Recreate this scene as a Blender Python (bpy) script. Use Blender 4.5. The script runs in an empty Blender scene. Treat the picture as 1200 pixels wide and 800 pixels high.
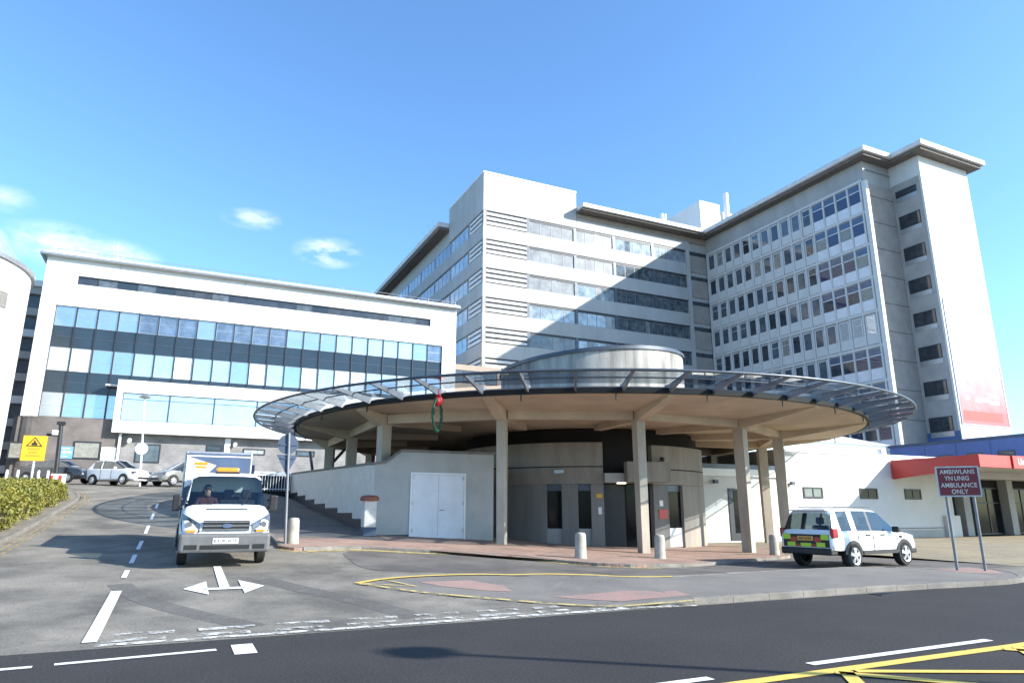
import bpy, bmesh, math, random
from math import sin, cos, pi, radians, sqrt, atan2
from mathutils import Vector, Matrix
random.seed(7)
SC = bpy.context.scene
COL = SC.collection

# ------------------------------------------------------------------ camera, sky, sun, exposure
# world X runs along the street and the facades, Y away from the street; the camera looks 25.5 deg clockwise of +Y
cam_d = bpy.data.cameras.new('camera'); cam = bpy.data.objects.new('camera', cam_d); COL.objects.link(cam)
cam_d.sensor_width = 36; cam_d.lens = 24; cam_d.clip_end = 3000; cam_d.clip_start = .1
cam.location = (0, 0, 1.65); cam.rotation_euler = (radians(90+14), 0, radians(-25.5))
SC.camera = cam
SUN_EL = radians(27.3); SD = Vector((.7605*cos(SUN_EL), -.6494*cos(SUN_EL), sin(SUN_EL)))
sun_d = bpy.data.lights.new('sun', 'SUN'); sun_d.energy = 5.0; sun_d.angle = radians(.5); sun_d.color = (1, .95, .86)
sun = bpy.data.objects.new('sun', sun_d); COL.objects.link(sun)
sun.rotation_euler = SD.to_track_quat('Z', 'Y').to_euler(); sun.location = (60, -50, 60)
SC.view_settings.view_transform = 'Standard'; SC.view_settings.look = 'None'
SC.view_settings.exposure = 1.1; SC.view_settings.gamma = 1; SC.view_settings.use_curve_mapping = False

W = bpy.data.worlds.new('World'); SC.world = W; W.use_nodes = True
nt = W.node_tree; nt.nodes.clear()
def N(t, **k):
    n = nt.nodes.new(t)
    for a, b in k.items(): setattr(n, a, b)
    return n
out = N('ShaderNodeOutputWorld'); bg = N('ShaderNodeBackground'); bg.inputs['Strength'].default_value = .112
sky = N('ShaderNodeTexSky', sky_type='NISHITA'); sky.sun_disc = False
sky.sun_elevation = SUN_EL; sky.sun_rotation = atan2(SD.x, SD.y); sky.air_density = 1.0; sky.dust_density = .6; sky.ozone_density = 1.6
tc = N('ShaderNodeTexCoord')
def vmath(op, a, b=None):
    n = N('ShaderNodeVectorMath', operation=op); nt.links.new(a, n.inputs[0])
    if isinstance(b, (tuple, Vector)): n.inputs[1].default_value = b
    elif b is not None: nt.links.new(b, n.inputs[1])
    return n
def smath(op, a, b=None, clamp=False):
    n = N('ShaderNodeMath', operation=op, use_clamp=clamp)
    for i, x in enumerate((a, b)):
        if x is None: continue
        if isinstance(x, (int, float)): n.inputs[i].default_value = x
        else: nt.links.new(x, n.inputs[i])
    return n.outputs[0]
# a few small fair-weather clouds low on the left, each a soft patch of noise round its own direction in the sky
noise = N('ShaderNodeTexNoise'); noise.inputs['Scale'].default_value = 14; noise.inputs['Detail'].default_value = 7; noise.inputs['Roughness'].default_value = .6
mp = N('ShaderNodeMapping'); mp.inputs['Scale'].default_value = (1, 1, 2.4)
nt.links.new(tc.outputs['Generated'], mp.inputs[0]); nt.links.new(mp.outputs[0], noise.inputs['Vector'])
total = None
for (dx, dy, dz, sx, sz, amp) in [(.056, .922, .383, .040, .012, .62), (.155, .923, .353, .042, .018, .9), (-.16, .934, .312, .06, .024, .7),
                                  (-.095, .941, .316, .04, .015, .55), (-.214, .911, .352, .025, .014, .35), (-.33, .9, .30, .09, .04, .7),
                                  (.30, .945, .29, .05, .02, .7), (-.7, -.6, .35, .3, .05, .8), (.1, -.95, .3, .35, .06, .7)]:
    d = Vector((dx, dy, dz)).normalized()
    s = vmath('SUBTRACT', tc.outputs['Generated'], tuple(d))
    m = vmath('DIVIDE', s.outputs[0], (sx, sx, sz))
    l = vmath('LENGTH', m.outputs[0])
    f = smath('SUBTRACT', 1.25, l.outputs['Value'], True)
    f = smath('MULTIPLY', f, amp)
    total = f if total is None else smath('MAXIMUM', total, f)
n2 = smath('SUBTRACT', noise.outputs['Fac'], .40); n2 = smath('MULTIPLY', n2, 4.2, True)
cl = smath('MULTIPLY', total, n2, True)
mix = N('ShaderNodeMixRGB'); mix.inputs[2].default_value = (7.5, 7.6, 7.8, 1)
tint = N('ShaderNodeMixRGB', blend_type='MULTIPLY'); tint.inputs[0].default_value = 1; tint.inputs[2].default_value = (.88, 1.24, 1.54, 1)
nt.links.new(sky.outputs[0], tint.inputs[1])
nt.links.new(cl, mix.inputs[0]); nt.links.new(tint.outputs[0], mix.inputs[1]); nt.links.new(mix.outputs[0], bg.inputs[0]); nt.links.new(bg.outputs[0], out.inputs[0])

# ------------------------------------------------------------------ materials
def mat(name, col, rough=.6, metal=0., var=.12, scale=2., stretch=(1, 1, 1), bump=0., bscale=30., spec=.5, col2=None, thr=(.35, .7), fine=0., coat=0., fscale=30.):
    m = bpy.data.materials.new(name); m.use_nodes = True; t = m.node_tree; b = t.nodes['Principled BSDF']
    b.inputs['Roughness'].default_value = rough; b.inputs['Metallic'].default_value = metal
    b.inputs['Specular IOR Level'].default_value = spec; b.inputs['Coat Weight'].default_value = coat
    g = t.nodes.new('ShaderNodeNewGeometry'); mp = t.nodes.new('ShaderNodeMapping'); mp.inputs['Scale'].default_value = stretch
    t.links.new(g.outputs['Position'], mp.inputs[0])
    n = t.nodes.new('ShaderNodeTexNoise'); n.inputs['Scale'].default_value = scale; n.inputs['Detail'].default_value = 6; n.inputs['Roughness'].default_value = .62
    t.links.new(mp.outputs[0], n.inputs['Vector'])
    r = t.nodes.new('ShaderNodeValToRGB'); r.color_ramp.elements[0].position = thr[0]; r.color_ramp.elements[1].position = thr[1]
    c2 = col2 or tuple(max(0, x*(1-2*var)) for x in col)
    r.color_ramp.elements[0].color = (*c2, 1); r.color_ramp.elements[1].color = (*col, 1)
    t.links.new(n.outputs['Fac'], r.inputs[0]); last = r.outputs[0]
    if fine:
        f = t.nodes.new('ShaderNodeTexNoise'); f.inputs['Scale'].default_value = fscale; f.inputs['Detail'].default_value = 5; f.inputs['Roughness'].default_value = .7
        t.links.new(g.outputs['Position'], f.inputs['Vector'])
        mr = t.nodes.new('ShaderNodeMapRange'); mr.inputs[1].default_value = .3; mr.inputs[2].default_value = .7; mr.inputs[3].default_value = 1-fine; mr.inputs[4].default_value = 1+fine
        t.links.new(f.outputs['Fac'], mr.inputs[0])
        mm = t.nodes.new('ShaderNodeMixRGB'); mm.blend_type = 'MULTIPLY'; mm.inputs[0].default_value = 1
        t.links.new(last, mm.inputs[1]); t.links.new(mr.outputs[0], mm.inputs[2]); last = mm.outputs[0]
    t.links.new(last, b.inputs['Base Color'])
    if bump:
        n3 = t.nodes.new('ShaderNodeTexNoise'); n3.inputs['Scale'].default_value = bscale; n3.inputs['Detail'].default_value = 4
        t.links.new(g.outputs['Position'], n3.inputs['Vector'])
        bp = t.nodes.new('ShaderNodeBump'); bp.inputs['Strength'].default_value = bump; bp.inputs['Distance'].default_value = .02
        t.links.new(n3.outputs['Fac'], bp.inputs['Height']); t.links.new(bp.outputs[0], b.inputs['Normal'])
    return m
def brickmat(name, c1, c2, mortar, bw=.22, bh=.075, wall=True, rough=.85, mort=.012):
    m = bpy.data.materials.new(name); m.use_nodes = True; t = m.node_tree; b = t.nodes['Principled BSDF']; b.inputs['Roughness'].default_value = rough
    g = t.nodes.new('ShaderNodeNewGeometry'); s = t.nodes.new('ShaderNodeSeparateXYZ'); c = t.nodes.new('ShaderNodeCombineXYZ')
    t.links.new(g.outputs['Position'], s.inputs[0])
    if wall:
        a = t.nodes.new('ShaderNodeMath'); a.operation = 'ADD'; t.links.new(s.outputs[0], a.inputs[0]); t.links.new(s.outputs[1], a.inputs[1])
        t.links.new(a.outputs[0], c.inputs[0]); t.links.new(s.outputs[2], c.inputs[1])
    else:
        t.links.new(s.outputs[0], c.inputs[0]); t.links.new(s.outputs[1], c.inputs[1])
    k = t.nodes.new('ShaderNodeTexBrick'); k.inputs['Scale'].default_value = 1; k.inputs['Brick Width'].default_value = bw; k.inputs['Row Height'].default_value = bh
    k.inputs['Mortar Size'].default_value = mort; k.inputs['Color1'].default_value = (*c1, 1); k.inputs['Color2'].default_value = (*c2, 1); k.inputs['Mortar'].default_value = (*mortar, 1)
    t.links.new(c.outputs[0], k.inputs['Vector'])
    n = t.nodes.new('ShaderNodeTexNoise'); n.inputs['Scale'].default_value = .9; n.inputs['Detail'].default_value = 6; t.links.new(g.outputs['Position'], n.inputs['Vector'])
    mr = t.nodes.new('ShaderNodeMapRange'); mr.inputs[1].default_value = .3; mr.inputs[2].default_value = .7; mr.inputs[3].default_value = .72; mr.inputs[4].default_value = 1.15
    t.links.new(n.outputs['Fac'], mr.inputs[0])
    mm = t.nodes.new('ShaderNodeMixRGB'); mm.blend_type = 'MULTIPLY'; mm.inputs[0].default_value = 1
    t.links.new(k.outputs[0], mm.inputs[1]); t.links.new(mr.outputs[0], mm.inputs[2]); t.links.new(mm.outputs[0], b.inputs['Base Color'])
    return m
def clearglass(name, tint=(.75, .85, .85), trans=.75, rough=.02):
    m = bpy.data.materials.new(name); m.use_nodes = True; t = m.node_tree; t.nodes.clear()
    o = t.nodes.new('ShaderNodeOutputMaterial'); mx = t.nodes.new('ShaderNodeMixShader'); tr = t.nodes.new('ShaderNodeBsdfTransparent'); gl = t.nodes.new('ShaderNodeBsdfGlossy')
    tr.inputs[0].default_value = (*tint, 1); gl.inputs['Roughness'].default_value = rough; gl.inputs[0].default_value = (.9, .95, 1, 1)
    f = t.nodes.new('ShaderNodeFresnel'); g0 = t.nodes.new('ShaderNodeNewGeometry'); io = t.nodes.new('ShaderNodeMath'); io.operation = 'MULTIPLY_ADD'; io.inputs[1].default_value = 1/1.45-1.45; io.inputs[2].default_value = 1.45
    t.links.new(g0.outputs['Backfacing'], io.inputs[0]); t.links.new(io.outputs[0], f.inputs[0])
    a = t.nodes.new('ShaderNodeMath'); a.operation = 'ADD'; a.use_clamp = True; a.inputs[1].default_value = 1-trans
    n = t.nodes.new('ShaderNodeTexNoise'); n.inputs['Scale'].default_value = 3
    g = t.nodes.new('ShaderNodeNewGeometry'); t.links.new(g.outputs['Position'], n.inputs['Vector'])
    mr = t.nodes.new('ShaderNodeMapRange'); mr.inputs[3].default_value = rough; mr.inputs[4].default_value = rough+.04; t.links.new(n.outputs['Fac'], mr.inputs[0]); t.links.new(mr.outputs[0], gl.inputs['Roughness'])
    t.links.new(f.outputs[0], a.inputs[0]); t.links.new(a.outputs[0], mx.inputs[0]); t.links.new(tr.outputs[0], mx.inputs[1]); t.links.new(gl.outputs[0], mx.inputs[2]); t.links.new(mx.outputs[0], o.inputs[0])
    return m
def paintmat(name, col, wear=.5, soft=.08, scale=5.):
    """road paint with worn holes that let the asphalt below show"""
    m = mat(name, col, .75, var=.08, scale=6); t = m.node_tree; b = t.nodes['Principled BSDF']
    g = t.nodes.new('ShaderNodeNewGeometry'); n = t.nodes.new('ShaderNodeTexNoise'); n.inputs['Scale'].default_value = scale; n.inputs['Detail'].default_value = 8; n.inputs['Roughness'].default_value = .75
    t.links.new(g.outputs['Position'], n.inputs['Vector'])
    r = t.nodes.new('ShaderNodeMapRange'); r.inputs[1].default_value = wear-soft; r.inputs[2].default_value = wear+soft; t.links.new(n.outputs['Fac'], r.inputs[0])
    t.links.new(r.outputs[0], b.inputs['Alpha'])
    return m
M = {}
M['asphalt_new'] = mat('dark_asphalt', (.045, .043, .042), .85, var=.1, scale=.5, bump=.35, bscale=70, fine=.5, spec=.2)
M['asphalt_old'] = mat('worn_pale_asphalt', (.24, .218, .182), .9, scale=.6, col2=(.11, .103, .09), thr=(.36, .66), bump=.3, bscale=60, fine=.35, spec=.2)
M['asphalt_lane'] = mat('brown_grey_asphalt', (.14, .125, .11), .9, scale=.7, col2=(.07, .064, .06), thr=(.35, .65), bump=.3, bscale=60, fine=.25)
M['asphalt_bay'] = mat('bay_asphalt', (.31, .255, .15), .9, scale=.5, col2=(.19, .165, .125), bump=.3, bscale=60, fine=.2)
M['asphalt_pave'] = mat('pavement_asphalt', (.185, .17, .15), .9, scale=.8, col2=(.135, .125, .112), bump=.25, bscale=80, fine=.22)
M['verge'] = mat('gritty_verge_paving', (.24, .195, .16), .95, scale=1.3, col2=(.13, .125, .08), bump=.4, bscale=40, fine=.35)
M['patch'] = paintmat('dark_asphalt_patch', (.165, .155, .138), .48, .22, 1.6)
M['ground'] = mat('ground_soil', (.16, .15, .12), .95, scale=.3, var=.15)
M['kerb'] = mat('kerb_concrete', (.225, .205, .18), .85, scale=1.8, col2=(.13, .12, .105), bump=.2, fine=.15)
M['tactile'] = mat('red_tactile_paving', (.33, .2, .165), .9, scale=2, col2=(.26, .18, .155), bump=.4, bscale=40, fine=.2)
M['pavers'] = brickmat('red_brick_pavers', (.38, .24, .18), (.29, .18, .14), (.2, .165, .135), .21, .105, False)
M['ramp_pavers'] = brickmat('grey_brown_pavers', (.17, .145, .13), (.135, .12, .11), (.1, .09, .085), .21, .105, False)
M['white_paint'] = paintmat('white_road_paint', (.78, .78, .75), .36, .05)
M['white_scuff'] = paintmat('scuffed_white_edge_line', (.66, .65, .61), .49, .06, 6.)
M['white_worn'] = paintmat('worn_white_road_paint', (.66, .65, .61), .53, .07, 4.)
M['yellow_paint'] = paintmat('yellow_road_paint', (.72, .5, .1), .34, .05)
M['yellow_faint'] = paintmat('faint_yellow_road_paint', (.4, .29, .11), .46, .12, 3.)
M['yellow_worn'] = paintmat('worn_yellow_road_paint', (.6, .46, .16), .47, .08, 3.)
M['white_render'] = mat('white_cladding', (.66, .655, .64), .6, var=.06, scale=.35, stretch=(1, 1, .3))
M['white_render2'] = mat('white_render_wall', (.64, .63, .61), .75, var=.05, scale=.5, bump=.1)
M['grey_render'] = mat('grey_render', (.43, .42, .4), .85, scale=.9, col2=(.35, .345, .33), bump=.15, fine=.06)
M['panel_wall'] = mat('off_white_precast', (.44, .43, .415), .75, scale=.4, col2=(.35, .34, .325), stretch=(1, 1, .35), fine=.05)
M['grid_white'] = mat('white_window_grid', (.62, .615, .6), .7, scale=.6, var=.06, stretch=(1, 1, .4))
M['shade_wall'] = mat('shaded_off_white_precast', (.40, .395, .385), .75, scale=.5, col2=(.32, .315, .305), stretch=(1, 1, .4))  # darker copy of the off-white precast for faces turned from the sun
M['agg'] = mat('exposed_aggregate_panel', (.36, .315, .28), .9, scale=.8, col2=(.28, .245, .22), fine=.15)
M['agg2'] = mat('grey_concrete_panel', (.4, .38, .36), .85, scale=.7, col2=(.31, .3, .285), fine=.1)
M['concrete'] = mat('board_marked_concrete', (.34, .30, .255), .85, scale=1.1, col2=(.19, .168, .145), stretch=(1, 1, .18), thr=(.3, .68), bump=.2, fine=.1)
M['drum_grey'] = mat('ribbed_grey_concrete', (.25, .235, .22), .85, scale=1.4, col2=(.17, .16, .15), stretch=(1, 1, .15), bump=.15, fine=.08)
M['drum_conc'] = mat('stained_drum_concrete', (.42, .40, .365), .85, scale=1.3, col2=(.13, .125, .115), stretch=(1, 1, .12), thr=(.32, .6), bump=.15, fine=.08)
M['tan_conc'] = mat('tan_concrete', (.60, .49, .36), .8, scale=.8, col2=(.45, .365, .27), fine=.08)
M['post_conc'] = mat('column_concrete', (.50, .43, .345), .8, scale=1.5, col2=(.36, .31, .25), stretch=(1, 1, .3), fine=.1)
M['bollard'] = mat('bollard_concrete', (.46, .42, .35), .85, scale=5, col2=(.3, .275, .23), bump=.3, bscale=80, fine=.15)
M['dark_void'] = mat('shade_and_joint_black', (.014, .013, .013), .9, scale=1)  # near black stands in for deep shade in voids and recesses; also joints
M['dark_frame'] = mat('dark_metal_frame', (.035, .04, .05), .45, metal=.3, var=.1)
M['rib'] = mat('grey_rim_steel', (.23, .24, .26), .45, metal=.3, var=.15)
M['door_glass'] = mat('dark_door_glass', (.012, .014, .016), .1, var=.2, spec=.1)
M['steel_dark'] = mat('dark_blue_grey_steel', (.09, .105, .13), .4, metal=.4, var=.15)
M['steel'] = mat('galvanised_steel', (.5, .51, .52), .4, metal=.8, var=.12, scale=8)
M['white_metal'] = mat('white_painted_metal', (.78, .78, .77), .4, var=.05)
M['roof_edge'] = mat('pale_roof_edge', (.72, .71, .68), .6, var=.1, scale=1)
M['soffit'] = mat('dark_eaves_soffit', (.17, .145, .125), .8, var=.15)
M['beige'] = mat('beige_fascia', (.36, .29, .23), .8, var=.1)
M['brick_grey'] = brickmat('grey_brown_brick', (.15, .128, .12), (.12, .105, .1), (.17, .155, .148))
M['brick_pale'] = brickmat('pale_grey_block', (.24, .232, .23), (.205, .2, .2), (.27, .262, .255), .44, .22)
M['glass_l'] = [mat('blue_solar_glass', (.5, .56, .62), .05, metal=.85, var=.06, scale=.8), mat('pale_solar_glass', (.68, .74, .77), .07, metal=.8, var=.06, scale=.8),
                mat('grey_solar_glass', (.3, .34, .38), .08, metal=.75, var=.2, scale=1.5), mat('blind_behind_glass', (.72, .78, .8), .2, var=.05, coat=.5)]
M['spandrel'] = mat('dark_blue_spandrel_glass', (.03, .048, .066), .15, metal=.15, var=.12, scale=.6)
M['glass_b'] = [mat('dark_window_glass', (.045, .055, .07), .06, var=.3, scale=1.2, coat=.6), mat('grey_window_glass', (.1, .125, .15), .1, var=.25, scale=1.6, coat=.6),
                mat('navy_window_glass', (.02, .03, .085), .06, var=.1, coat=.6), mat('curtained_window', (.42, .44, .45), .3, var=.2, scale=4, coat=.4), mat('tan_blind_window', (.3, .29, .25), .3, var=.2, scale=3, coat=.4)]
M['glass_a'] = [mat('bright_office_glass', (.34, .4, .44), .12, metal=.2, var=.3, scale=1.2, coat=.7), mat('white_blind_glass', (.26, .27, .275), .25, var=.25, scale=.9, coat=.5), mat('dim_office_glass', (.12, .15, .17), .1, var=.4, scale=1.5, coat=.7)]
M['win_white'] = mat('white_window_panel', (.72, .72, .75), .5, var=.06)
M['win_blue'] = mat('blue_transom_glass', (.07, .11, .19), .12, var=.15, coat=.5)
M['rim_glass'] = clearglass('canopy_rim_glass', (.72, .8, .86), .72)
M['blue_clad'] = mat('blue_cladding', (.075, .13, .32), .5, var=.12, scale=.5)
M['red_clad'] = mat('red_canopy_panel', (.55, .045, .035), .4, var=.08, scale=.7)
M['maroon'] = mat('maroon_sign_face', (.2, .012, .025), .4, var=.1)
M['yellow_sign'] = mat('yellow_sign_face', (.8, .43, .015), .45, var=.06)
M['blue_sign'] = mat('light_blue_sign_face', (.16, .36, .75), .5, var=.1)
M['back_sign'] = mat('grey_blue_sign_back', (.055, .08, .13), .6, metal=.1, var=.12)  # shade on the sign backs is put into this dark grey-blue
M['white_sign'] = mat('white_sign_face', (.8, .79, .78), .5, var=.04)
M['fascia_black'] = mat('black_gutter', (.008, .008, .009), .7, var=.3)
M['black'] = mat('black_plastic', (.018, .018, .02), .5, var=.2)
M['tyre'] = mat('tyre_rubber', (.02, .02, .02), .85, var=.2, scale=12)
M['alloy'] = mat('alloy_wheel', (.62, .63, .65), .3, metal=.7, var=.1)
M['chrome'] = mat('chrome_trim', (.6, .62, .65), .2, metal=.9, var=.1)
M['car_white'] = mat('white_car_paint', (.8, .8, .79), .25, var=.03, coat=.6)
M['van_white'] = mat('white_van_paint', (.8, .8, .78), .35, scale=4, col2=(.72, .715, .69), coat=.4)
M['car_black'] = mat('black_car_paint', (.015, .017, .022), .2, var=.1, coat=.8)
M['car_grey'] = mat('green_grey_car_paint', (.19, .2, .185), .3, var=.1, coat=.5)
M['bumper'] = mat('grey_bumper_plastic', (.13, .132, .135), .6, var=.12, scale=5)
M['tipper_blue'] = mat('blue_grey_tipper_panel', (.07, .11, .19), .5, var=.15, scale=2)
M['amber'] = mat('amber_lens', (.85, .28, .02), .25, var=.1, coat=.6)
M['red_lens'] = mat('red_lens', (.35, .015, .025), .2, var=.1, coat=.6)
M['lamp_lens'] = mat('headlamp_lens', (.13, .16, .23), .15, metal=.3, var=.35, scale=14, coat=.4)
M['lime'] = mat('lime_reflective_panel', (.5, .72, .04), .4, var=.06)
M['plate_y'] = mat('yellow_number_plate', (.72, .36, .06), .45, var=.1)
M['red_strip'] = mat('red_reflective_strip', (.45, .05, .03), .4, var=.1)
M['carglass'] = clearglass('car_glass', (.3, .36, .37), .97)
M['carglass_dark'] = mat('dark_car_glass', (.02, .026, .03), .05, var=.2, coat=.9)
M['windscreen'] = clearglass('van_windscreen_glass', (.55, .64, .66), .95)
M['seat'] = mat('dark_seat_fabric', (.035, .037, .045), .9, var=.2, scale=10)
M['paper'] = mat('white_paper', (.8, .8, .78), .7, var=.04)
M['skin'] = mat('skin', (.5, .3, .22), .55, var=.08)
M['jacket'] = mat('maroon_jacket', (.11, .03, .028), .85, var=.15, scale=6)
M['hair'] = mat('dark_hair', (.03, .022, .018), .7, var=.2)
M['leaf'] = mat('hedge_leaves', (.22, .195, .025), .6, scale=1.1, col2=(.075, .095, .015), thr=(.3, .65))
M['twig'] = mat('hedge_twigs', (.06, .05, .025), .9)
M['wreath'] = mat('dark_green_wreath', (.015, .11, .055), .6, var=.3, scale=20)
M['red_bow'] = mat('red_bow_fabric', (.5, .01, .02), .5, var=.15, scale=10)
M['rust'] = mat('rust_red_lid', (.3, .09, .06), .7, var=.2, scale=6)
M['cream'] = mat('cream_paint', (.66, .6, .53), .7, var=.08, scale=3)
M['green_crown'] = mat('pale_green_glazing', (.45, .7, .62), .15, metal=.4, var=.15)
M['lit'] = bpy.data.materials.new('lit_lamp'); M['lit'].use_nodes = True
_b = M['lit'].node_tree.nodes['Principled BSDF']; _b.inputs['Emission Color'].default_value = (1, .88, .6, 1); _b.inputs['Emission Strength'].default_value = 3

# poster: printed sheet, white fading to a red figure band at its foot (its own print)
def poster_mat():
    m = bpy.data.materials.new('printed_banner'); m.use_nodes = True; t = m.node_tree; b = t.nodes['Principled BSDF']; b.inputs['Roughness'].default_value = .6
    g = t.nodes.new('ShaderNodeNewGeometry'); s = t.nodes.new('ShaderNodeSeparateXYZ'); t.links.new(g.outputs['Position'], s.inputs[0])
    n = t.nodes.new('ShaderNodeTexNoise'); n.inputs['Scale'].default_value = .55; n.inputs['Detail'].default_value = 5; t.links.new(g.outputs['Position'], n.inputs['Vector'])
    a = t.nodes.new('ShaderNodeMath'); a.operation = 'MULTIPLY_ADD'; a.inputs[1].default_value = 7.; t.links.new(n.outputs['Fac'], a.inputs[0]); t.links.new(s.outputs[2], a.inputs[2])
    mr = t.nodes.new('ShaderNodeMapRange'); mr.inputs[1].default_value = 14.6; mr.inputs[2].default_value = 27; t.links.new(a.outputs[0], mr.inputs[0])
    r = t.nodes.new('ShaderNodeValToRGB'); e = r.color_ramp.elements; e[0].position = 0; e[0].color = (.6, .1, .11, 1); e[1].position = 1; e[1].color = (.8, .78, .77, 1)
    x = r.color_ramp.elements.new(.45); x.color = (.64, .28, .29, 1); x = r.color_ramp.elements.new(.6); x.color = (.66, .42, .42, 1)
    t.links.new(mr.outputs[0], r.inputs[0]); t.links.new(r.outputs[0], b.inputs['Base Color'])
    return m
M['poster'] = poster_mat()

# ------------------------------------------------------------------ mesh helpers
def wloc(o):
    v = Vector((0, 0, 0))
    while o is not None: v += o.location; o = o.parent
    return v
class MB:
    def __init__(s): s.v = []; s.f = []; s.m = []; s.mats = []; s.cur = 0
    def use(s, m):
        if m not in s.mats: s.mats.append(m)
        s.cur = s.mats.index(m); return s
    def face(s, pts):
        i = len(s.v); s.v += [tuple(p) for p in pts]; s.f.append(tuple(range(i, i+len(pts)))); s.m.append(s.cur); return s
    def mesh(s, vs, fs):
        i = len(s.v); s.v += [tuple(p) for p in vs]
        for f in fs: s.f.append(tuple(i+k for k in f)); s.m.append(s.cur)
        return s
    def box(s, x0, x1, y0, y1, z0, z1):
        vs = [(x, y, z) for z in (z0, z1) for y in (y0, y1) for x in (x0, x1)]
        return s.mesh(vs, [(0, 2, 3, 1), (4, 5, 7, 6), (0, 1, 5, 4), (1, 3, 7, 5), (3, 2, 6, 7), (2, 0, 4, 6)])
    def rbox(s, c, hx, hy, hz, R):
        vs = [Vector(c)+R @ Vector((a*hx, b*hy, d*hz)) for d in (-1, 1) for b in (-1, 1) for a in (-1, 1)]
        return s.mesh(vs, [(0, 2, 3, 1), (4, 5, 7, 6), (0, 1, 5, 4), (1, 3, 7, 5), (3, 2, 6, 7), (2, 0, 4, 6)])
    def prism(s, poly, z0, z1):
        n = len(poly)
        f0 = z0 if callable(z0) else (lambda x, y: z0); f1 = z1 if callable(z1) else (lambda x, y: z1)
        vs = [(x, y, f0(x, y)) for x, y in poly]+[(x, y, f1(x, y)) for x, y in poly]
        return s.mesh(vs, [tuple(range(n-1, -1, -1)), tuple(range(n, 2*n))]+[(i, (i+1) % n, n+(i+1) % n, n+i) for i in range(n)])
    def tube(s, p0, p1, r, n=10, r1=None, cap=True):
        p0, p1 = Vector(p0), Vector(p1); d = (p1-p0); q = d.to_track_quat('Z', 'Y'); r1 = r if r1 is None else r1
        a = [p0+q @ Vector((r*cos(2*pi*k/n), r*sin(2*pi*k/n), 0)) for k in range(n)]; b = [p1+q @ Vector((r1*cos(2*pi*k/n), r1*sin(2*pi*k/n), 0)) for k in range(n)]
        fs = [(k, (k+1) % n, n+(k+1) % n, n+k) for k in range(n)]
        if cap: fs += [tuple(range(n-1, -1, -1)), tuple(range(n, 2*n))]
        return s.mesh(a+b, fs)
    def path(s, pts, r, n=8):
        for a, b in zip(pts, pts[1:]): s.tube(a, b, r, n)
        return s
    def lathe(s, prof, c=(0, 0, 0), n=48, a0=0., a1=2*pi):
        full = abs(a1-a0-2*pi) < 1e-6; cnt = n if full else n+1; vs = []; k = len(prof)
        for i in range(cnt):
            a = a0+(a1-a0)*i/n
            for r, z in prof: vs.append((c[0]+r*cos(a), c[1]+r*sin(a), c[2]+z))
        fs = []
        for i in range(n):
            j = (i+1) % cnt
            for q in range(k-1): fs.append((i*k+q, j*k+q, j*k+q+1, i*k+q+1))
        return s.mesh(vs, fs)
    def build(s, name, m=None, parent=None, bevel=0, smooth=None, local=False, merge=False):
        me = bpy.data.meshes.new(name); off = Vector((0, 0, 0)) if (local or parent is None) else wloc(parent)
        me.from_pydata([tuple(Vector(v)-off) for v in s.v], [], s.f)
        if s.mats:
            for x in s.mats: me.materials.append(x)
            for p, i in zip(me.polygons, s.m): p.material_index = i
        elif m: me.materials.append(m)
        if merge or bevel or smooth is not None:
            b = bmesh.new(); b.from_mesh(me); bmesh.ops.remove_doubles(b, verts=b.verts, dist=1e-4)
            if merge: bmesh.ops.recalc_face_normals(b, faces=b.faces)
            if bevel:
                es = [e for e in b.edges if len(e.link_faces) == 2 and e.calc_face_angle(0) > .5]
                bmesh.ops.bevel(b, geom=es, offset=bevel, segments=2, affect='EDGES', profile=.5)
            b.to_mesh(me); b.free()
        if smooth is not None:
            me.polygons.foreach_set('use_smooth', [True]*len(me.polygons)); me.set_sharp_from_angle(angle=radians(smooth))
        me.update()
        o = bpy.data.objects.new(name, me); COL.objects.link(o)
        if parent is not None: o.parent = parent
        return o
def empty(name, loc=(0, 0, 0), rz=0.):
    o = bpy.data.objects.new(name, None); COL.objects.link(o); o.location = loc; o.rotation_euler = (0, 0, rz); o.empty_display_size = .3; return o
def tag(o, label, cat, group=None):
    o['label'] = label; o['category'] = cat
    if group: o['group'] = group
    return o
def struct(o): o['kind'] = 'structure'; return o
def copy_tree(o, parent=None):
    c = o.copy(); COL.objects.link(c)
    if parent is not None: c.parent = parent
    for ch in list(o.children): copy_tree(ch, c)
    return c
def text(s, size, name, m, parent, loc, rot, extrude=.002, align='CENTER', sx=1.):
    cu = bpy.data.curves.new(name, 'FONT'); cu.body = s; cu.size = size; cu.align_x = align; cu.align_y = 'CENTER'; cu.extrude = extrude; cu.space_character = 1.05; cu.offset = size*.018
    t = bpy.data.objects.new(name, cu); COL.objects.link(t); bpy.context.view_layer.update()
    me = bpy.data.meshes.new_from_object(t.evaluated_get(bpy.context.evaluated_depsgraph_get()))
    bpy.data.objects.remove(t); me.materials.clear(); me.materials.append(m); me.name = name
    o = bpy.data.objects.new(name, me); COL.objects.link(o); o.parent = parent; o.location = Vector(loc); o.rotation_euler = rot; o.scale = (sx, 1, 1); return o

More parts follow.
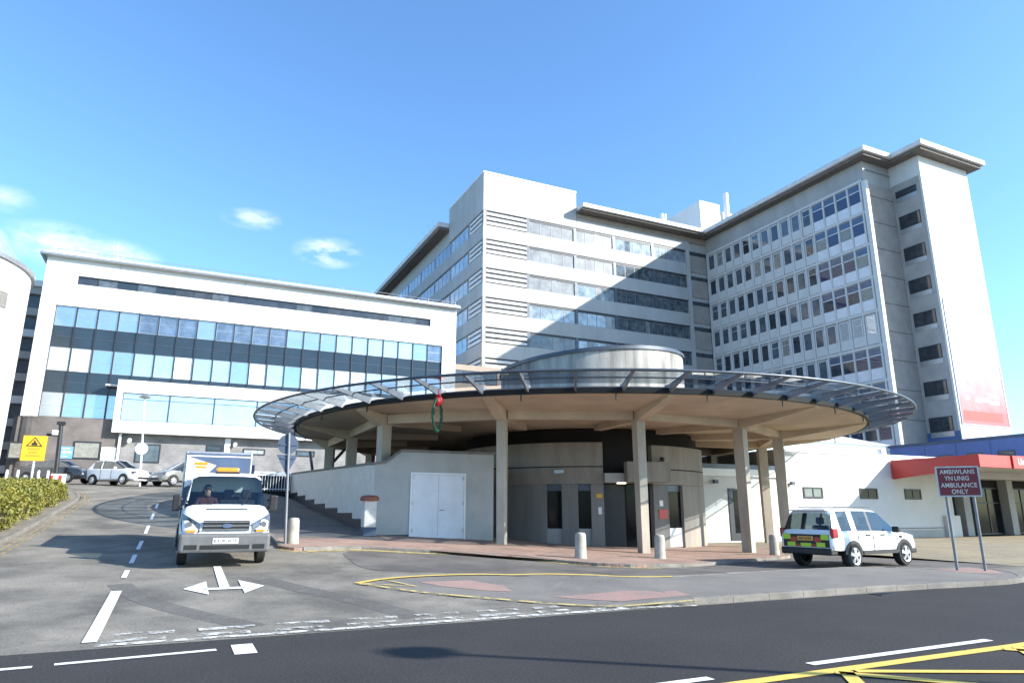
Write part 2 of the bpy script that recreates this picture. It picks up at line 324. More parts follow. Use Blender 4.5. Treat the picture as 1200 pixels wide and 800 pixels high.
# ------------------------------------------------------------------ terrain: the driveway climbs away from the level street on the left
def lerp(x, xs, ys):
    if x <= xs[0]: return ys[0]
    for i in range(1, len(xs)):
        if x <= xs[i]: return ys[i-1]+(ys[i]-ys[i-1])*(x-xs[i-1])/(xs[i]-xs[i-1])
    return ys[-1]
FV = [-200, 10.4, 14, 18, 21.5, 26.7, 33, 39, 46, 52, 60, 63, 400]; FZ = [0, 0, .2, .42, .65, 1.05, 1.65, 2.2, 3.0, 3.4, 3.7, 3.8, 4.0]
GU = [-400, 3, 6.5, 9, 11.4, 13.5, 15.6, 20, 400]; GZ = [1, 1, .8, .63, .5, .3, .15, 0, 0]
_fc = {}; _gc = {}
def fI(i):
    if i not in _fc: _fc[i] = 0 if i <= 10 else sum(lerp(i+d, FV, FZ) for d in (-1, 0, 1))/3
    return _fc[i]
def gI(i):
    if i not in _gc: _gc[i] = sum(lerp(i+d, GU, GZ) for d in (-1, 0, 1))/3
    return _gc[i]
def h(u, v):
    i, j = math.floor(u), math.floor(v); a, b = u-i, v-j
    return (fI(j)*(1-b)+fI(j+1)*b)*(gI(i)*(1-a)+gI(i+1)*a)
def drape(name, polys, m, off, skirt=0., step=1, zf=None):
    b = bmesh.new()
    if polys and not isinstance(polys[0][0], (tuple, list)): polys = [polys]
    for poly in polys:
        vs = [b.verts.new((x, y, 0)) for x, y in poly]
        b.faces.new(vs)
    bmesh.ops.triangulate(b, faces=b.faces[:])
    for ax in (0, 1):
        lo = min(v.co[ax] for v in b.verts); hi = max(v.co[ax] for v in b.verts)
        k = math.ceil(lo/step)*step
        while k < hi:
            no = (1, 0, 0) if ax == 0 else (0, 1, 0)
            if not (ax == 1 and k < 10) and not (ax == 0 and (k > 24 or k < -14)):
                bmesh.ops.bisect_plane(b, geom=b.verts[:]+b.edges[:]+b.faces[:], plane_co=(k if ax == 0 else 0, k if ax == 1 else 0, 0), plane_no=no, dist=1e-5)
            k += step
    bmesh.ops.dissolve_limit
    if skirt:
        be = [e for e in b.edges if e.is_boundary]
        r = bmesh.ops.extrude_edge_only(b, edges=be); nv = {x for x in r['geom'] if isinstance(x, bmesh.types.BMVert)}
    else: nv = set()
    for v in b.verts:
        v.co.z = h(v.co.x, v.co.y)+(zf(v.co.x, v.co.y) if zf else off)-(skirt if v in nv else 0)
    bmesh.ops.recalc_face_normals(b, faces=b.faces[:])
    me = bpy.data.meshes.new(name); b.to_mesh(me); b.free(); me.materials.append(m)
    if not skirt:
        for p in me.polygons:
            if p.normal.z < 0: p.flip()
    o = bpy.data.objects.new(name, me); COL.objects.link(o); return struct(o)
def stripe(pts, w):
    """polygons of a painted line of width w along pts"""
    out_ = []
    P = [Vector(p) for p in pts]; L = []; R = []
    for i, p in enumerate(P):
        d = (P[min(i+1, len(P)-1)]-P[max(i-1, 0)]).normalized(); n = Vector((-d.y, d.x))*w/2; L.append(p+n); R.append(p-n)
    for i in range(len(P)-1): out_.append([tuple(R[i]), tuple(R[i+1]), tuple(L[i+1]), tuple(L[i])])
    return out_
def spline(pts, k=6):
    P = [Vector(p) for p in pts]; o = []
    for i in range(len(P)-1):
        a, b, c, d = P[max(i-1, 0)], P[i], P[i+1], P[min(i+2, len(P)-1)]
        for j in range(k):
            t = j/k; o.append(tuple(.5*((2*b)+(c-a)*t+(2*a-5*b+4*c-d)*t*t+(3*b-a-3*c+d)*t**3)))
    o.append(tuple(P[-1])); return o

g = MB(); xs = [-900, -300, -120, -60, -30]+list(range(-14, 25))+[40, 80, 160, 400, 900]; ys = [-600, -100, 0]+list(range(10, 66))+[90, 140, 300, 1200]
vs = [(x, y, h(x, y)-.06) for y in ys for x in xs]; n = len(xs)
g.mesh(vs, [(j*n+i, j*n+i+1, (j+1)*n+i+1, (j+1)*n+i) for j in range(len(ys)-1) for i in range(n-1)])
struct(g.build('ground', M['ground']))
drape('main_road', [(-160, -.5), (160, -.5), (160, 10.4), (-160, 10.4)], M['asphalt_new'], 0)
drape('near_pavement', [(-160, -9), (160, -9), (160, -.5), (-160, -.5)], M['asphalt_pave'], .12, .2)
drape('driveway', [(-160, 10.4), (160, 10.4), (160, 31), (24, 31), (24, 44), (14, 62), (14, 64), (-60, 64), (-60, 45.5), (-8.5, 45.5), (-5.2, 43.4), (-4.2, 40), (-4.2, 17), (-5.2, 13.6), (-8, 11.8), (-14, 11.2), (-160, 11.2)], M['asphalt_old'], 0)
LANE = spline([(6.5, 20.4), (4.6, 20.6), (4.2, 18.5), (4.4, 16.6), (6.5, 15.9), (8.5, 15.2), (10, 14.2), (12, 14), (14.4, 14.4), (17.5, 14.6), (20.9, 13.7), (24, 13.4)], 4)+[(25, 19), (20.5, 19.2), (17, 18), (14, 16.6), (11.6, 16.4), (10.4, 17.1), (9.7, 18.3), (8.8, 19.7)]
drape('service_lane', LANE, M['asphalt_lane'], .006)
drape('forecourt_bay', spline([(24, 13.4), (26, 13), (34, 11.5), (60, 10.8), (120, 10.6)], 3)+[(120, 30.6), (24.2, 30.6), (23, 24), (25, 19)], M['asphalt_bay'], .006)
drape('asphalt_patch', stripe(spline([(-.85, 15.8), (-.5, 14.4), (.1, 12.95), (1.2, 11.1)], 5), .42), M['patch'], .005)
drape('asphalt_patch', stripe(spline([(1.75, 15.7), (2.35, 14.2), (3.05, 12.75), (3.6, 11.0)], 5), .5), M['patch'], .005)
drape('asphalt_patch', [(-4.1, 12.9), (-2.9, 12.7), (-2.6, 11.2), (-3.6, 10.8), (-4.6, 11.4)], M['patch'], .005)

# raised traffic island with its kerb stones
def isl_z(x, y): return .012+.095*max(0, min(1, (x-7.2)/1.6))-.055*max(0, min(1, (x-18)/2))
ISO = spline([(3.75, 14.4), (4.6, 13.1), (5.7, 12.1), (6.5, 11.3), (7.4, 10.75), (8.6, 10.5), (11, 10.5), (14, 10.5), (16.4, 10.3), (18.2, 10.3), (19.7, 10.9), (21.2, 12.1), (21.6, 13.0)], 4)
ISB = spline([(21.4, 13.4), (20.6, 13.6), (17.5, 14.3), (14.4, 14.1), (12.1, 13.75), (10.4, 13.5), (9.4, 13.6), (8.6, 14.1), (7.2, 15.0), (5.2, 15.25), (4.2, 14.95)], 4)
drape('traffic_island', ISO+ISB, M['asphalt_pave'], .1, .25, zf=isl_z)
drape('tactile_paving', [[(4.76, 14.55), (5.93, 14.55), (6.3, 13.6), (6.15, 12.85), (5.6, 13.2), (5.0, 13.9)], [(6.6, 12.1), (8.16, 12.0), (9.0, 11.4), (8.9, 10.85), (7.5, 11.1)], [(20, 11.6), (21, 12.4), (21.2, 13.2), (19.6, 13.4), (19.2, 12.2)]], M['tactile'], .016, zf=lambda x, y: isl_z(x, y)+.005)
def kerb_run(name, pts, w, top, zf=None, length=.92, gap=.006, depth=.2):
    g = MB(); P = [Vector(p) for p in pts]; acc = 0; i = 0
    cum = [0]
    for a, b in zip(P, P[1:]): cum.append(cum[-1]+(b-a).length)
    def at(s):
        s = max(0, min(cum[-1], s))
        for k in range(1, len(cum)):
            if s <= cum[k]+1e-9:
                t = (s-cum[k-1])/max(1e-9, cum[k]-cum[k-1]); return P[k-1].lerp(P[k], t), (P[k]-P[k-1]).normalized()
    s = 0
    while s < cum[-1]-.1:
        a, da = at(s+gap); b, db = at(min(cum[-1], s+length)-gap); na = Vector((-da.y, da.x)); nb = Vector((-db.y, db.x)); a = a-na*.006; b = b-nb*.006
        q = [a, b, b+nb*w, a+na*w]; j = random.uniform(-.004, .004)
        z = [h(p.x, p.y)+(zf(p.x, p.y) if zf else top)+j for p in q]
        c = .018
        q2 = [a+na*c, b+nb*c, b+nb*w, a+na*w]
        vs = [(p.x, p.y, zz-depth) for p, zz in zip(q, z)]+[(p.x, p.y, zz-c) for p, zz in zip(q, z)]+[(p.x, p.y, zz) for p, zz in zip(q2, z)]
        g.mesh(vs, [(8, 9, 10, 11), (0, 1, 5, 4), (4, 5, 9, 8), (1, 2, 6, 5), (2, 3, 7, 6), (3, 0, 4, 7), (5, 6, 10, 9), (6, 7, 11, 10), (7, 4, 8, 11)]); s += length
    return struct(g.build(name, M['kerb']))
kerb_run('kerb', [p for p in ISO if p[0] > 6.9], .15, .12, zf=lambda x, y: isl_z(x, y)+.008)
kerb_run('kerb', [p for p in ISB if p[0] > 8.2], .13, .12, zf=lambda x, y: isl_z(x, y)+.008)
# left verge with kerb
LK = spline([(-14, 11.3), (-8, 11.9), (-5.4, 13.4), (-4.4, 16.5), (-4.2, 20), (-4.2, 26), (-4.2, 32), (-4.2, 37), (-4.35, 40), (-5.0, 43), (-6.5, 45), (-8.5, 45.6), (-14, 45.7), (-40, 45.7)], 4)
drape('verge_pavement', LK+[(-40, 11.3)], M['verge'], .1, .25)
kerb_run('kerb', LK, .15, .112)
# brick apron under the round canopy and the paved ramp beside it
APR = spline([(2.75, 21.3), (3.1, 20.75), (3.9, 20.9), (5.0, 21.2), (6.4, 20.7), (8.8, 19.75), (9.6, 18.5), (10.4, 17.2), (11.4, 16.5), (12.6, 16.4), (14, 16.65), (17, 18), (20.5, 19.3), (23, 22.5), (24, 26), (24.3, 31)], 4)
drape('brick_apron', APR+[(24.3, 33), (12, 48), (6.6, 48), (6.6, 23.4), (2.85, 23.4)], M['pavers'], .085, .2)
drape('ramp_paving', [(2.85, 23.4), (6.55, 23.4), (6.55, 48), (2.85, 48)], M['ramp_pavers'], .084, .2)
kerb_run('kerb', [(p[0], p[1]-.02) for p in APR[:-10]], .13, .095)
kerb_run('kerb', [(2.8, 47), (2.8, 21.4)], .13, .095)

# painted markings
def paint(polys, m, off=.014, zf=None): return drape('road_marking', polys, m, off, zf=zf)
paint(stripe([(-.83, 10.75), (-.83, 14.9)], .17), M['white_paint'])
for a, b in [(16.6, 17.7), (18.9, 20.5), (21.6, 23.6), (25.6, 28), (30, 32.4), (34.5, 37)]: paint(stripe([(-.83, a), (-.83, b)], .1), M['white_paint'])
gl = lambda v, u0, u1, seg, gap: sum([stripe([(u, v), (min(u+seg, u1), v)], .17) for u in [u0+k*(seg+gap) for k in range(int((u1-u0)/(seg+gap))+1)] if u < u1], [])
paint(stripe([(-.75, 10.52), (8.3, 10.5)], .13), M['white_scuff']); paint(gl(10.75, -.7, 6.2, .75, .3), M['white_worn']); paint(gl(11.12, -.6, 6.2, .75, .3), M['white_worn'])
paint(stripe([(6.6, 10.65), (8.6, 10.38)], .2), M['white_worn'], .018)
P0 = Vector((.98, 14.7))
def arr(pts): return [(P0.x+x, P0.y+y) for x, y in pts]
paint([arr([(-.09, 0), (.09, 0), (.08, 3.2), (-.08, 3.2)]), arr([(-.42, -.13), (.42, -.13), (.36, .1), (-.36, .1)]),
       arr([(-.72, .1), (-.30, -.65), (-.30, .95)]), arr([(.72, .1), (.30, .95), (.30, -.65)])], M['white_paint'])
paint(stripe([(-1.05, 9.62), (.62, 9.76)], .12)+stripe([(-4.6, 9.45), (-1.25, 9.58)], .12), M['white_paint'], .008)
paint([(.80, 9.34), (1.06, 9.34), (1.06, 10.0), (.80, 10.0)], M['white_paint'], .008)
paint(stripe([(6.55, 6.02), (9.9, 6.07)], .13)+stripe([(2.6, 5.98), (5.1, 5.98)], .13)+stripe([(11.8, 6.07), (15.4, 6.07)], .13), M['white_paint'], .008)
paint(stripe([(5.0, 5.68), (16, 5.68)], .17), M['yellow_paint'], .008)
paint(stripe([(6.45, 5.6), (9.5, 2.0)], .15)+stripe([(6.6, 5.6), (5.2, 3.9), (3.6, 2.0)], .15)+stripe([(9.4, 5.6), (12.5, 2.0)], .15)+stripe([(9.7, 5.6), (6.0, 2.0)], .15)+stripe([(6.7, 5.55), (8.6, 4.6), (11.8, 3.2)], .13)+stripe([(12.6, 5.6), (15.6, 2)], .15)+stripe([(12.8, 5.6), (9, 2)], .15), M['yellow_paint'], .012)
paint(stripe(spline([(3.45, 14.6), (4.2, 15.1), (5.2, 15.4), (6.5, 15.45), (7.3, 15.2), (8.0, 14.85), (8.7, 14.2), (9.4, 13.65), (10.5, 13.4)], 4), .13), M['yellow_paint'], .018, zf=lambda x, y: isl_z(x, y)+.012)
paint(stripe(spline([(3.6, 14.4), (4.4, 13.2), (5.5, 12.1), (6.4, 11.2), (7.2, 10.7), (8.6, 10.36)], 4), .11), M['yellow_worn'], .02, zf=lambda x, y: isl_z(x, y)+.014)
paint(stripe([(3.5, 14.5), (4.5, 13.9), (4.1, 15.0)], .12), M['yellow_worn'], .024, zf=lambda x, y: isl_z(x, y)+.018)
paint(stripe([(p[0]+.0, p[1]-.22) for p in APR if p[0] < 12.5], .2), M['yellow_worn'], .016)
paint(stripe([(p[0]+.0, p[1]-.45) for p in APR if 2.9 < p[0] < 7.5], .08), M['yellow_worn'], .016)
def offs(pts, d):
    P = [Vector(p) for p in pts]; o = []
    for i, p in enumerate(P):
        t = (P[min(i+1, len(P)-1)]-P[max(i-1, 0)]).normalized(); o.append(tuple(p-Vector((-t.y, t.x))*d))
    return o
LKs = [p for p in LK if p[1] > 13 and p[0] > -9]
for d in (.22, .42): paint(stripe(offs(LKs, d), .055), M['yellow_faint'], .014)
for k in range(9):
    x = 27+k*3.1; paint(stripe([(x, 16.6), (x+1.0, 24.4)], .11), M['yellow_worn'], .018)
paint(stripe([(26, 16.6), (60, 16.6)], .11)+stripe([(27, 24.5), (60, 24.5)], .11)+stripe([(24.5, 14.2), (50, 13.4)], .1), M['yellow_worn'], .018)

# ------------------------------------------------------------------ window helpers (facade facing -Y at y, or facing -X at x)
def quadface(g, face, p, a0, a1, z0, z1, d):
    """box lying on a facade: 'y' faces -Y at y=p, 'x' faces -X at x=p; d = how far it stands out"""
    if face == 'y': g.box(a0, a1, p-d, p+.1, z0, z1)
    else: g.box(p-d, p+.1, a0, a1, z0, z1)
def window(parent, face, p, a0, a1, z0, z1, gm, fm, fw=.06, d=.03, panes=1, name='window', transom=None):
    g = MB().use(gm); tl = random.uniform(-.004, .004)
    if face == 'y': g.face([(a0, p-d*.4+tl, z0), (a1, p-d*.4-tl, z0), (a1, p-d*.4-tl+.004, z1), (a0, p-d*.4+tl+.004, z1)])
    else: g.face([(p-d*.4+tl, a1, z0), (p-d*.4-tl, a0, z0), (p-d*.4-tl+.003, a0, z1), (p-d*.4+tl+.003, a1, z1)])
    g.use(fm)
    for (b0, b1, y0, y1) in [(a0, a1, z0, z0+fw), (a0, a1, z1-fw, z1), (a0, a0+fw, z0+fw, z1-fw), (a1-fw, a1, z0+fw, z1-fw)]: quadface(g, face, p, b0, b1, y0, y1, d)
    for k in range(1, panes):
        c = a0+(a1-a0)*k/panes; quadface(g, face, p, c-fw*.4, c+fw*.4, z0+fw, z1-fw, d*.9)
    if transom: quadface(g, face, p, a0+fw, a1-fw, transom-fw*.4, transom+fw*.4, d*.8)
    return g.build(name, None, parent)

# ------------------------------------------------------------------ left white building with curtain wall
L = tag(empty('office_building', (6, 63.4, 3.8)), 'white clad three storey building with wide blue glazing above a grey brick ground floor', 'building')
Y = 63.4
g = MB(); cx0, cx1, cz0, cz1 = -10.5, 22.45, 8.9, 17.87
g.box(-11.6, cx0, Y, 82, 3, 22.0); g.box(cx1, 23.9, Y, 82, 3, 22.0)
g.box(cx0, cx1, Y, 82, cz1, 19.75); g.box(cx0, cx1, Y, 82, 20.5, 22.0); g.box(cx0, -9.3, Y, 82, 19.75, 20.5); g.box(21.15, cx1, Y, 82, 19.75, 20.5)
g.box(cx0, cx1, Y+.35, 82, 3, cz1); g.box(-9.3, 21.15, Y+.3, 82, 19.75, 20.5)
wl = g.build('wall', M['white_render'], L)
g = MB()
for x in (-6.4, 3.5, 13.5): g.box(x, x+.035, Y-.012, Y+.02, 20.52, 21.98); g.box(x, x+.035, Y-.012, Y+.02, 17.9, 19.7)
g.box(-11.6, 23.9, Y-.012, Y+.02, 18.85, 18.89); g.build('panel_joints', M['agg2'], L)
g = MB(); g.box(-11.9, 24.2, Y-.3, 82.3, 22.0, 22.25); g.build('roof_edge', M['roof_edge'], L, bevel=.04)
g = MB(); g.tube((-12.0, Y-.38, 21.95), (24.2, Y-.38, 21.95), .13, 10); g.tube((-12.0, Y-.38, 21.95), (-12.0, 70, 21.95), .13, 10); g.build('gutter', M['steel'], L, smooth=40)
g = MB()
for k in range(13): g.tube((-11+k*2.9, Y+.1, 22.2), (-11+k*2.9, Y+.1, 22.65), .025, 6)
g.path([(-11, Y+.1, 22.62), (23.8, Y+.1, 22.62)], .025, 6); g.build('roof_rail', M['steel'], L)
g = MB(); g.box(-8.6, -6.9, 66, 68, 22.25, 23.1); g.tube((-6.8, 65, 22.2), (-7.0, 65, 24.2), .03, 6); g.build('roof_vent', M['white_metal'], L)
for k in range(21):
    a = -9.3+k*1.45; window(L, 'y', Y+.2, a, a+1.45, 19.75, 20.5, random.choice([M['glass_b'][0], M['glass_b'][1], M['glass_b'][0], M['spandrel']]), M['dark_frame'], .05, .03, name='strip_window')
nb = 22; bw = (cx1-cx0)/nb; yy = Y+.22
rows = [(16.2, 17.85), (12.55, 14.45), (8.9, 10.8)]
for r, (z0, z1) in enumerate(rows):
    for k in range(nb):
        a = cx0+k*bw
        if r == 2 and k > 4: continue
        w = [0, 0, 0, 0, 2, 2, 2, 0, 2, 2, 2, 2, 0, 0, 0, 1, 1, 1, 1, 1, 0, 2][k] if r == 0 else ([1, 3, 0, 0, 1, 1, 3, 1, 1, 0, 3, 1, 0, 3, 1, 3, 3, 1, 1, 3, 1, 1][k] if r == 1 else 0)
        window(L, 'y', yy, a+.05, a+bw-.05, z0, z1, M['glass_l'][w], M['steel'], .035, .03, transom=z0+(z1-z0)*(.55 if r == 0 else .45))
for z0, z1 in [(14.45, 16.2), (10.8, 12.55)]:
    g = MB().use(M['spandrel']); g.box(cx0, cx1, yy-.01, yy+.1, z0+.02, z1-.02); g.use(M['steel_dark']); g.box(cx0, cx1, yy-.03, yy+.05, (z0+z1)/2-.02, (z0+z1)/2+.02); g.build('spandrel_band', None, L)
for k in range(nb+1):
    a = cx0+k*bw; g = MB(); g.box(a-.05, a+.05, yy-.12, yy+.05, 8.9, 17.86); g.build('mullion', M['dark_frame'], L)
# projecting glazed box on the first floor
bx0, bx1 = -5.3, 19.5; yb = Y-1.1
g = MB(); g.box(bx0, bx1, yb, Y-.002, 10.95, 11.98); g.box(bx0, bx1, yb, Y-.002, 7.75, 8.72); g.box(bx0, bx0+.45, yb, Y-.002, 8.72, 10.95); g.box(bx0+.45, bx1, yb+.35, Y-.002, 8.72, 10.95)
g.box(bx0-.9, bx0, Y-.6, Y-.01, 11.5, 11.62); g.build('bay_surround', M['white_render'], L)
for k in range(7):
    a = bx0+.45+k*3.4
    if a > bx1-1: break
    window(L, 'y', yb+.15, a, min(a+3.4, bx1), 8.72, 10.95, M['glass_l'][1], M['steel_dark'], .06, .04, name='bay_window', transom=10.45)
# grey brick ground floor
g = MB(); pts = [(-4.6, Y-.05), (-4.6, Y-.5)]+[(-10.3+1.9*cos(a), Y+1.4+1.9*sin(a)) for a in [-pi/2-k*pi/16 for k in range(0, 9)]]+[(-12.2, 70), (-11.7, 70), (-11.7, Y-.05)]
g.prism(pts[::-1], 3, 8.8); g.build('brick_wall', M['brick_grey'], L)
g = MB(); g.box(-4.58, 23.9, Y-.25, Y-.003, 3, 7.72); b = g.build('brick_wall', M['brick_pale'], L)
b['label'] = 'paler grey blockwork under the white glazed bay'
for (a0, a1, z0, z1, gm) in [(-7.75, -5.9, 5.65, 7.0, M['glass_b'][4]), (-11.9, -10.95, 5.5, 6.8, M['glass_b'][4])]: window(L, 'y', Y-.5, a0, a1, z0, z1, gm, M['dark_frame'], .1, .06, name='ground_window')
for (a0, a1, z0, z1, gm) in [(-3.5, -1.7, 5.5, 7.0, M['glass_b'][1]), (1.7, 2.9, 6.6, 7.1, M['glass_b'][0]), (4.6, 6.4, 6.4, 6.9, M['glass_b'][3]), (9, 10.6, 6.4, 6.9, M['glass_b'][1])]: window(L, 'y', Y-.25, a0, a1, z0, z1, gm, M['dark_frame'], .09, .05, name='ground_window')
for b_ in [(3.1, 3.55, Y-.45, Y-.253), (-4.75, -4.58, Y-.7, Y-.52)]: g = MB(); g.box(*b_, 3.5, 7.7); g.build('downpipe', M['white_metal'], L)
for x in (-4.0, 3.9): g = MB(); g.box(x-.05, x+.05, Y-.55, Y-.25, 7.2, 7.3); g.tube((x, Y-.7, 7.1), (x, Y-.5, 7.25), .17, 10); g.build('wall_lamp', M['white_metal'], L)
# right hand lower wing reaching behind the canopy
g = MB(); g.box(23.92, 31.1, 68, 82, 3, 17.2); g.build('link_wall', M['beige'], L)
for k in range(4):
    z = 15.2-k*3.2; window(L, 'y', 68, 24.6, 30.6, z, z+1.4, M['glass_b'][1], M['dark_frame'], .08, .05, panes=3, name='link_window')
# left-hand louvred stair link and round white tower
S = tag(empty('stair_link', (-16.5, 66, 3.8)), 'dark banded stair link squeezed between the round white tower and the office building', 'building')
g = MB(); g.box(-24, -12.0, 67, 80, 3, 20); g.build('wall', M['steel_dark'], S)
for k in range(9):
    g = MB(); g.box(-24, -12.0, 66.5, 66.99, 4.6+k*1.85, 5.2+k*1.85); g.build('white_band' if k % 3 == 0 else 'louvre_band', M['white_render'] if k % 3 == 0 else M['agg2'], S)
g = MB(); g.box(-24.3, -11.95, 66.2, 80, 20, 20.5); g.build('roof', M['roof_edge'], S)
T = tag(empty('round_tower', (-17.75, 53.3, 3.4)), 'round white tower with a pale green glazed crown at the left edge', 'building')
tc0 = (-17.75, 53.3, 0)
MB().lathe([(0, 2.5), (7.2, 2.5), (7.2, 17.0), (0, 17.0)], tc0, 72).build('wall', M['white_render'], T, smooth=40)
MB().lathe([(6.9, 17.0), (7.4, 17.0), (7.4, 17.25), (6.9, 17.25)], tc0, 72).build('roof_edge', M['steel'], T, smooth=30)
MB().lathe([(6.9, 17.26), (5.6, 19.6), (0, 19.7)], tc0, 48).build('glazed_crown', M['green_crown'], T)
g = MB().use(M['agg2']); a = -.42
for k in range(6): g.lathe([(7.21, 14.0), (7.26, 14.0), (7.26, 15.0), (7.21, 15.0)], tc0, 4, a-.06, a+.05)
g.build('wall_vent', None, T)

# ------------------------------------------------------------------ central ward block
A = tag(empty('ward_block', (49, 80, 0)), 'white banded ward block of strip windows with a taller parapet at its left corner', 'building')
yA, xA = 73.77, 31.17; xI = 67.28
g = MB(); g.box(xA+.25, xI+12, yA+.25, 87, 0, 41.0); g.box(xA+.25, xA+13, 87, 135, 0, 41.0); g.build('wall', M['panel_wall'], A)
g = MB(); g.box(xA, 44.9, yA, 86.4, 38.86, 44.0); g.build('parapet', M['panel_wall'], A)
g = MB(); g.box(xA-.06, 44.96, yA-.06, 86.46, 44.0, 44.25); g.build('parapet_coping', M['roof_edge'], A)
NR = 9
for k in range(NR):
    zt = 38.82-3.82*k; zb = zt-2.0
    g = MB(); g.box(xA, xI-3.3, yA, yA+.24, zb-1.82, zb); g.build('facade_band', M['panel_wall'], A)
    if k < 7:
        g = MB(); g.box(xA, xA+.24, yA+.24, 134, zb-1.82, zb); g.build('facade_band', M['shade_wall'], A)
g = MB(); g.box(44.95, xI-3.3, yA, yA+.24, 38.86, 40.2); g.build('facade_band', M['panel_wall'], A)
g = MB(); g.box(44.95, xI-.02, yA-.02, yA+.22, 40.2, 41.0); g.build('eaves_band', M['beige'], A)
posts = [37.5, 44.6, 50.85, 57.45, 63.55]
for x in posts[:-1]: g = MB(); g.box(x-.2, x+.2, yA+.06, yA+.3, 6, 38.82); g.build('facade_post', M['steel_dark'], A)
g = MB(); g.box(63.3, 63.95, yA-.1, yA+.3, 2, 40.18); g.build('facade_post', M['panel_wall'], A)
g = MB(); g.box(xA+.02, xA+.45, yA+.02, yA+.3, 6, 38.82); g.build('corner_post', M['agg2'], A)
for k in range(7):
    zt = 38.82-3.82*k; zb = zt-2.0
    g = MB().use(M['dark_frame']); g.box(xA+.45, 37.3, yA+.17, yA+.3, zb, zt); g.use(M['white_render'])  # dark backing puts the shade of the louvre gaps into the colour
    for j in range(3): g.box(xA+.5, 37.28, yA+.02, yA+.16, zb+.16+j*.64, zb+.5+j*.64)
    g.build('louvre_screen', None, A)
    g = MB().use(M['glass_b'][1]); g.box(xA+.17, xA+.3, yA+.45, 78.4, zb, zt); g.use(M['white_render'])
    for j in range(3): g.box(xA+.02, xA+.16, yA+.5, 78.38, zb+.16+j*.64, zb+.5+j*.64)
    g.build('louvre_screen', None, A)
    for i in range(4):
        a0, a1 = posts[i]+.2, posts[i+1]-.2
        gm = M['glass_a'][[1, 1, 1, 0, 2, 0, 2][k] if i == 0 else ([1, 1, 0, 0, 0, 2, 2][k] if i == 1 else [0, 2, 2, 2, 2, 2, 2][k])]  # paler glass on sunlit bays, dim glass where the tower's shadow falls
        f = MB(); f.box(a0, a1, yA+.08, yA+.21, zt-.24, zt-.01); f.build('window_head_or_shade_strip', M['dark_frame'], A)  # dark strip standing in for the shadow line above the window
        window(A, 'y', yA+.2, a0, a1, zb, zt-.25, gm, M['rib'], .07, .06, panes=4 if i < 3 else 5)
        if i < 3 and random.random() < .75:
            f = MB(); c = a0+(a1-a0)*random.choice((.25, .5, .75)); w2 = random.uniform(.5, 1.2); f.box(c, c+w2, yA+.155, yA+.185, zb+.1, zt-.32); f.build('blind', random.choice([M['glass_a'][1], M['glass_a'][2], M['glass_b'][3]]), A)
    for j in range(8):
        v0 = 79.2+j*6.8
        if k < 5: window(A, 'x', xA+.2, v0, v0+6.4, zb, zt, M['glass_a'][2] if j else M['glass_a'][0], M['steel'], .07, .06, panes=4)
    # recessed corner bay by the tower: brown panels and dark gaps
    g = MB(); g.box(63.95, xI-.05, yA+.1, yA+.26, zb-1.2, zt-.6); g.build('brown_panel', M['agg'], A)
    g = MB(); g.box(63.95, xI-.05, yA+.1, yA+.26, zt-.6, zt); g.build('recess_glass', M['glass_b'][0], A)
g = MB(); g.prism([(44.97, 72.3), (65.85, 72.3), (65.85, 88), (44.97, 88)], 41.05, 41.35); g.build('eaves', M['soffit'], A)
g = MB(); g.prism([(44.97, 72.0), (65.55, 72.0), (65.55, 88.3), (44.97, 88.3)], 41.35, 41.9); g.build('roof_edge', M['roof_edge'], A)
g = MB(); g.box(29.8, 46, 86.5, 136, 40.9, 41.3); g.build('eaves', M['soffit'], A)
g = MB(); g.box(29.5, 46, 86.5, 136.3, 41.3, 42.0); g.build('roof_edge', M['roof_edge'], A)
g = MB(); g.box(70.5, 74.6, 78, 92, 41, 50.1); g.build('lift_tower', M['white_render'], A)
g = MB(); g.box(76.2, 80, 79, 84, 41, 49.6); g.build('plant_room', M['white_render'], A)
for (x, y, z) in [(67.6, 84, 49.6), (68.6, 84.5, 49.9), (76.1, 78, 52.4)]: g = MB(); g.tube((x, y, 41), (x, y, z), .33 if x < 70 else .45, 12); g.build('flue', M['white_metal'], A, smooth=40)

# ------------------------------------------------------------------ tall right-hand tower wing
B = tag(empty('tower_wing', (75, 60, 0)), 'tall tower wing gridded with small windows, its bare white end wall in sun', 'building')
xC, yC, yE = 71.88, 47.2, 43.53
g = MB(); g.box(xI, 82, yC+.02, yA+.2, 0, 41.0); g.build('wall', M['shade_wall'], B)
g = MB(); g.box(xC, 80.65, yE, yC+.1, 0, 41.0); e = g.build('end_wall', M['white_render'], B)
g = MB(); g.box(xI-.16, xI+.32, yC-.22, yC+.3, 0, 38.5); g.build('corner_fin', M['white_render'], B)
g = MB(); g.box(xI+.34, xC-.03, yC-.08, yC+.01, 4, 38.3); g.build('aggregate_panel', M['agg'], B)
for k in range(11):
    z = 7.9+k*3.2; g = MB(); g.box(xI+.34, xC-.03, yC-.095, yC-.081, z, z+.05); g.build('panel_joint', M['dark_void'], B)
g = MB(); g.box(xC-.06, xC-.003, yE+.25, yC-.1, 9.8, 38.6); g.build('stair_wall', M['agg2'], B)
g = MB(); g.box(xC-.08, xC-.005, yE+.1, yC-.1, 6.0, 9.78); g.build('blue_base', M['blue_clad'], B)
for k in range(8):
    zt = 38.45-3.87*k-(.0 if k else .75)
    if k == 7: zt -= 0
    z0 = 38.45-3.87*k-1.55
    window(B, 'x', xC-.07, 44.2, 46.7, z0, zt, M['glass_b'][0], M['dark_frame'], .07, .05, panes=2, name='stair_window')
    g = MB(); g.box(xC-.11, xC-.06, 44.2, 46.7, z0-.55, z0-.02); g.build('sill_panel', M['steel'], B)
nc = 15; v0 = 47.75; pw = (73.6-v0)/nc
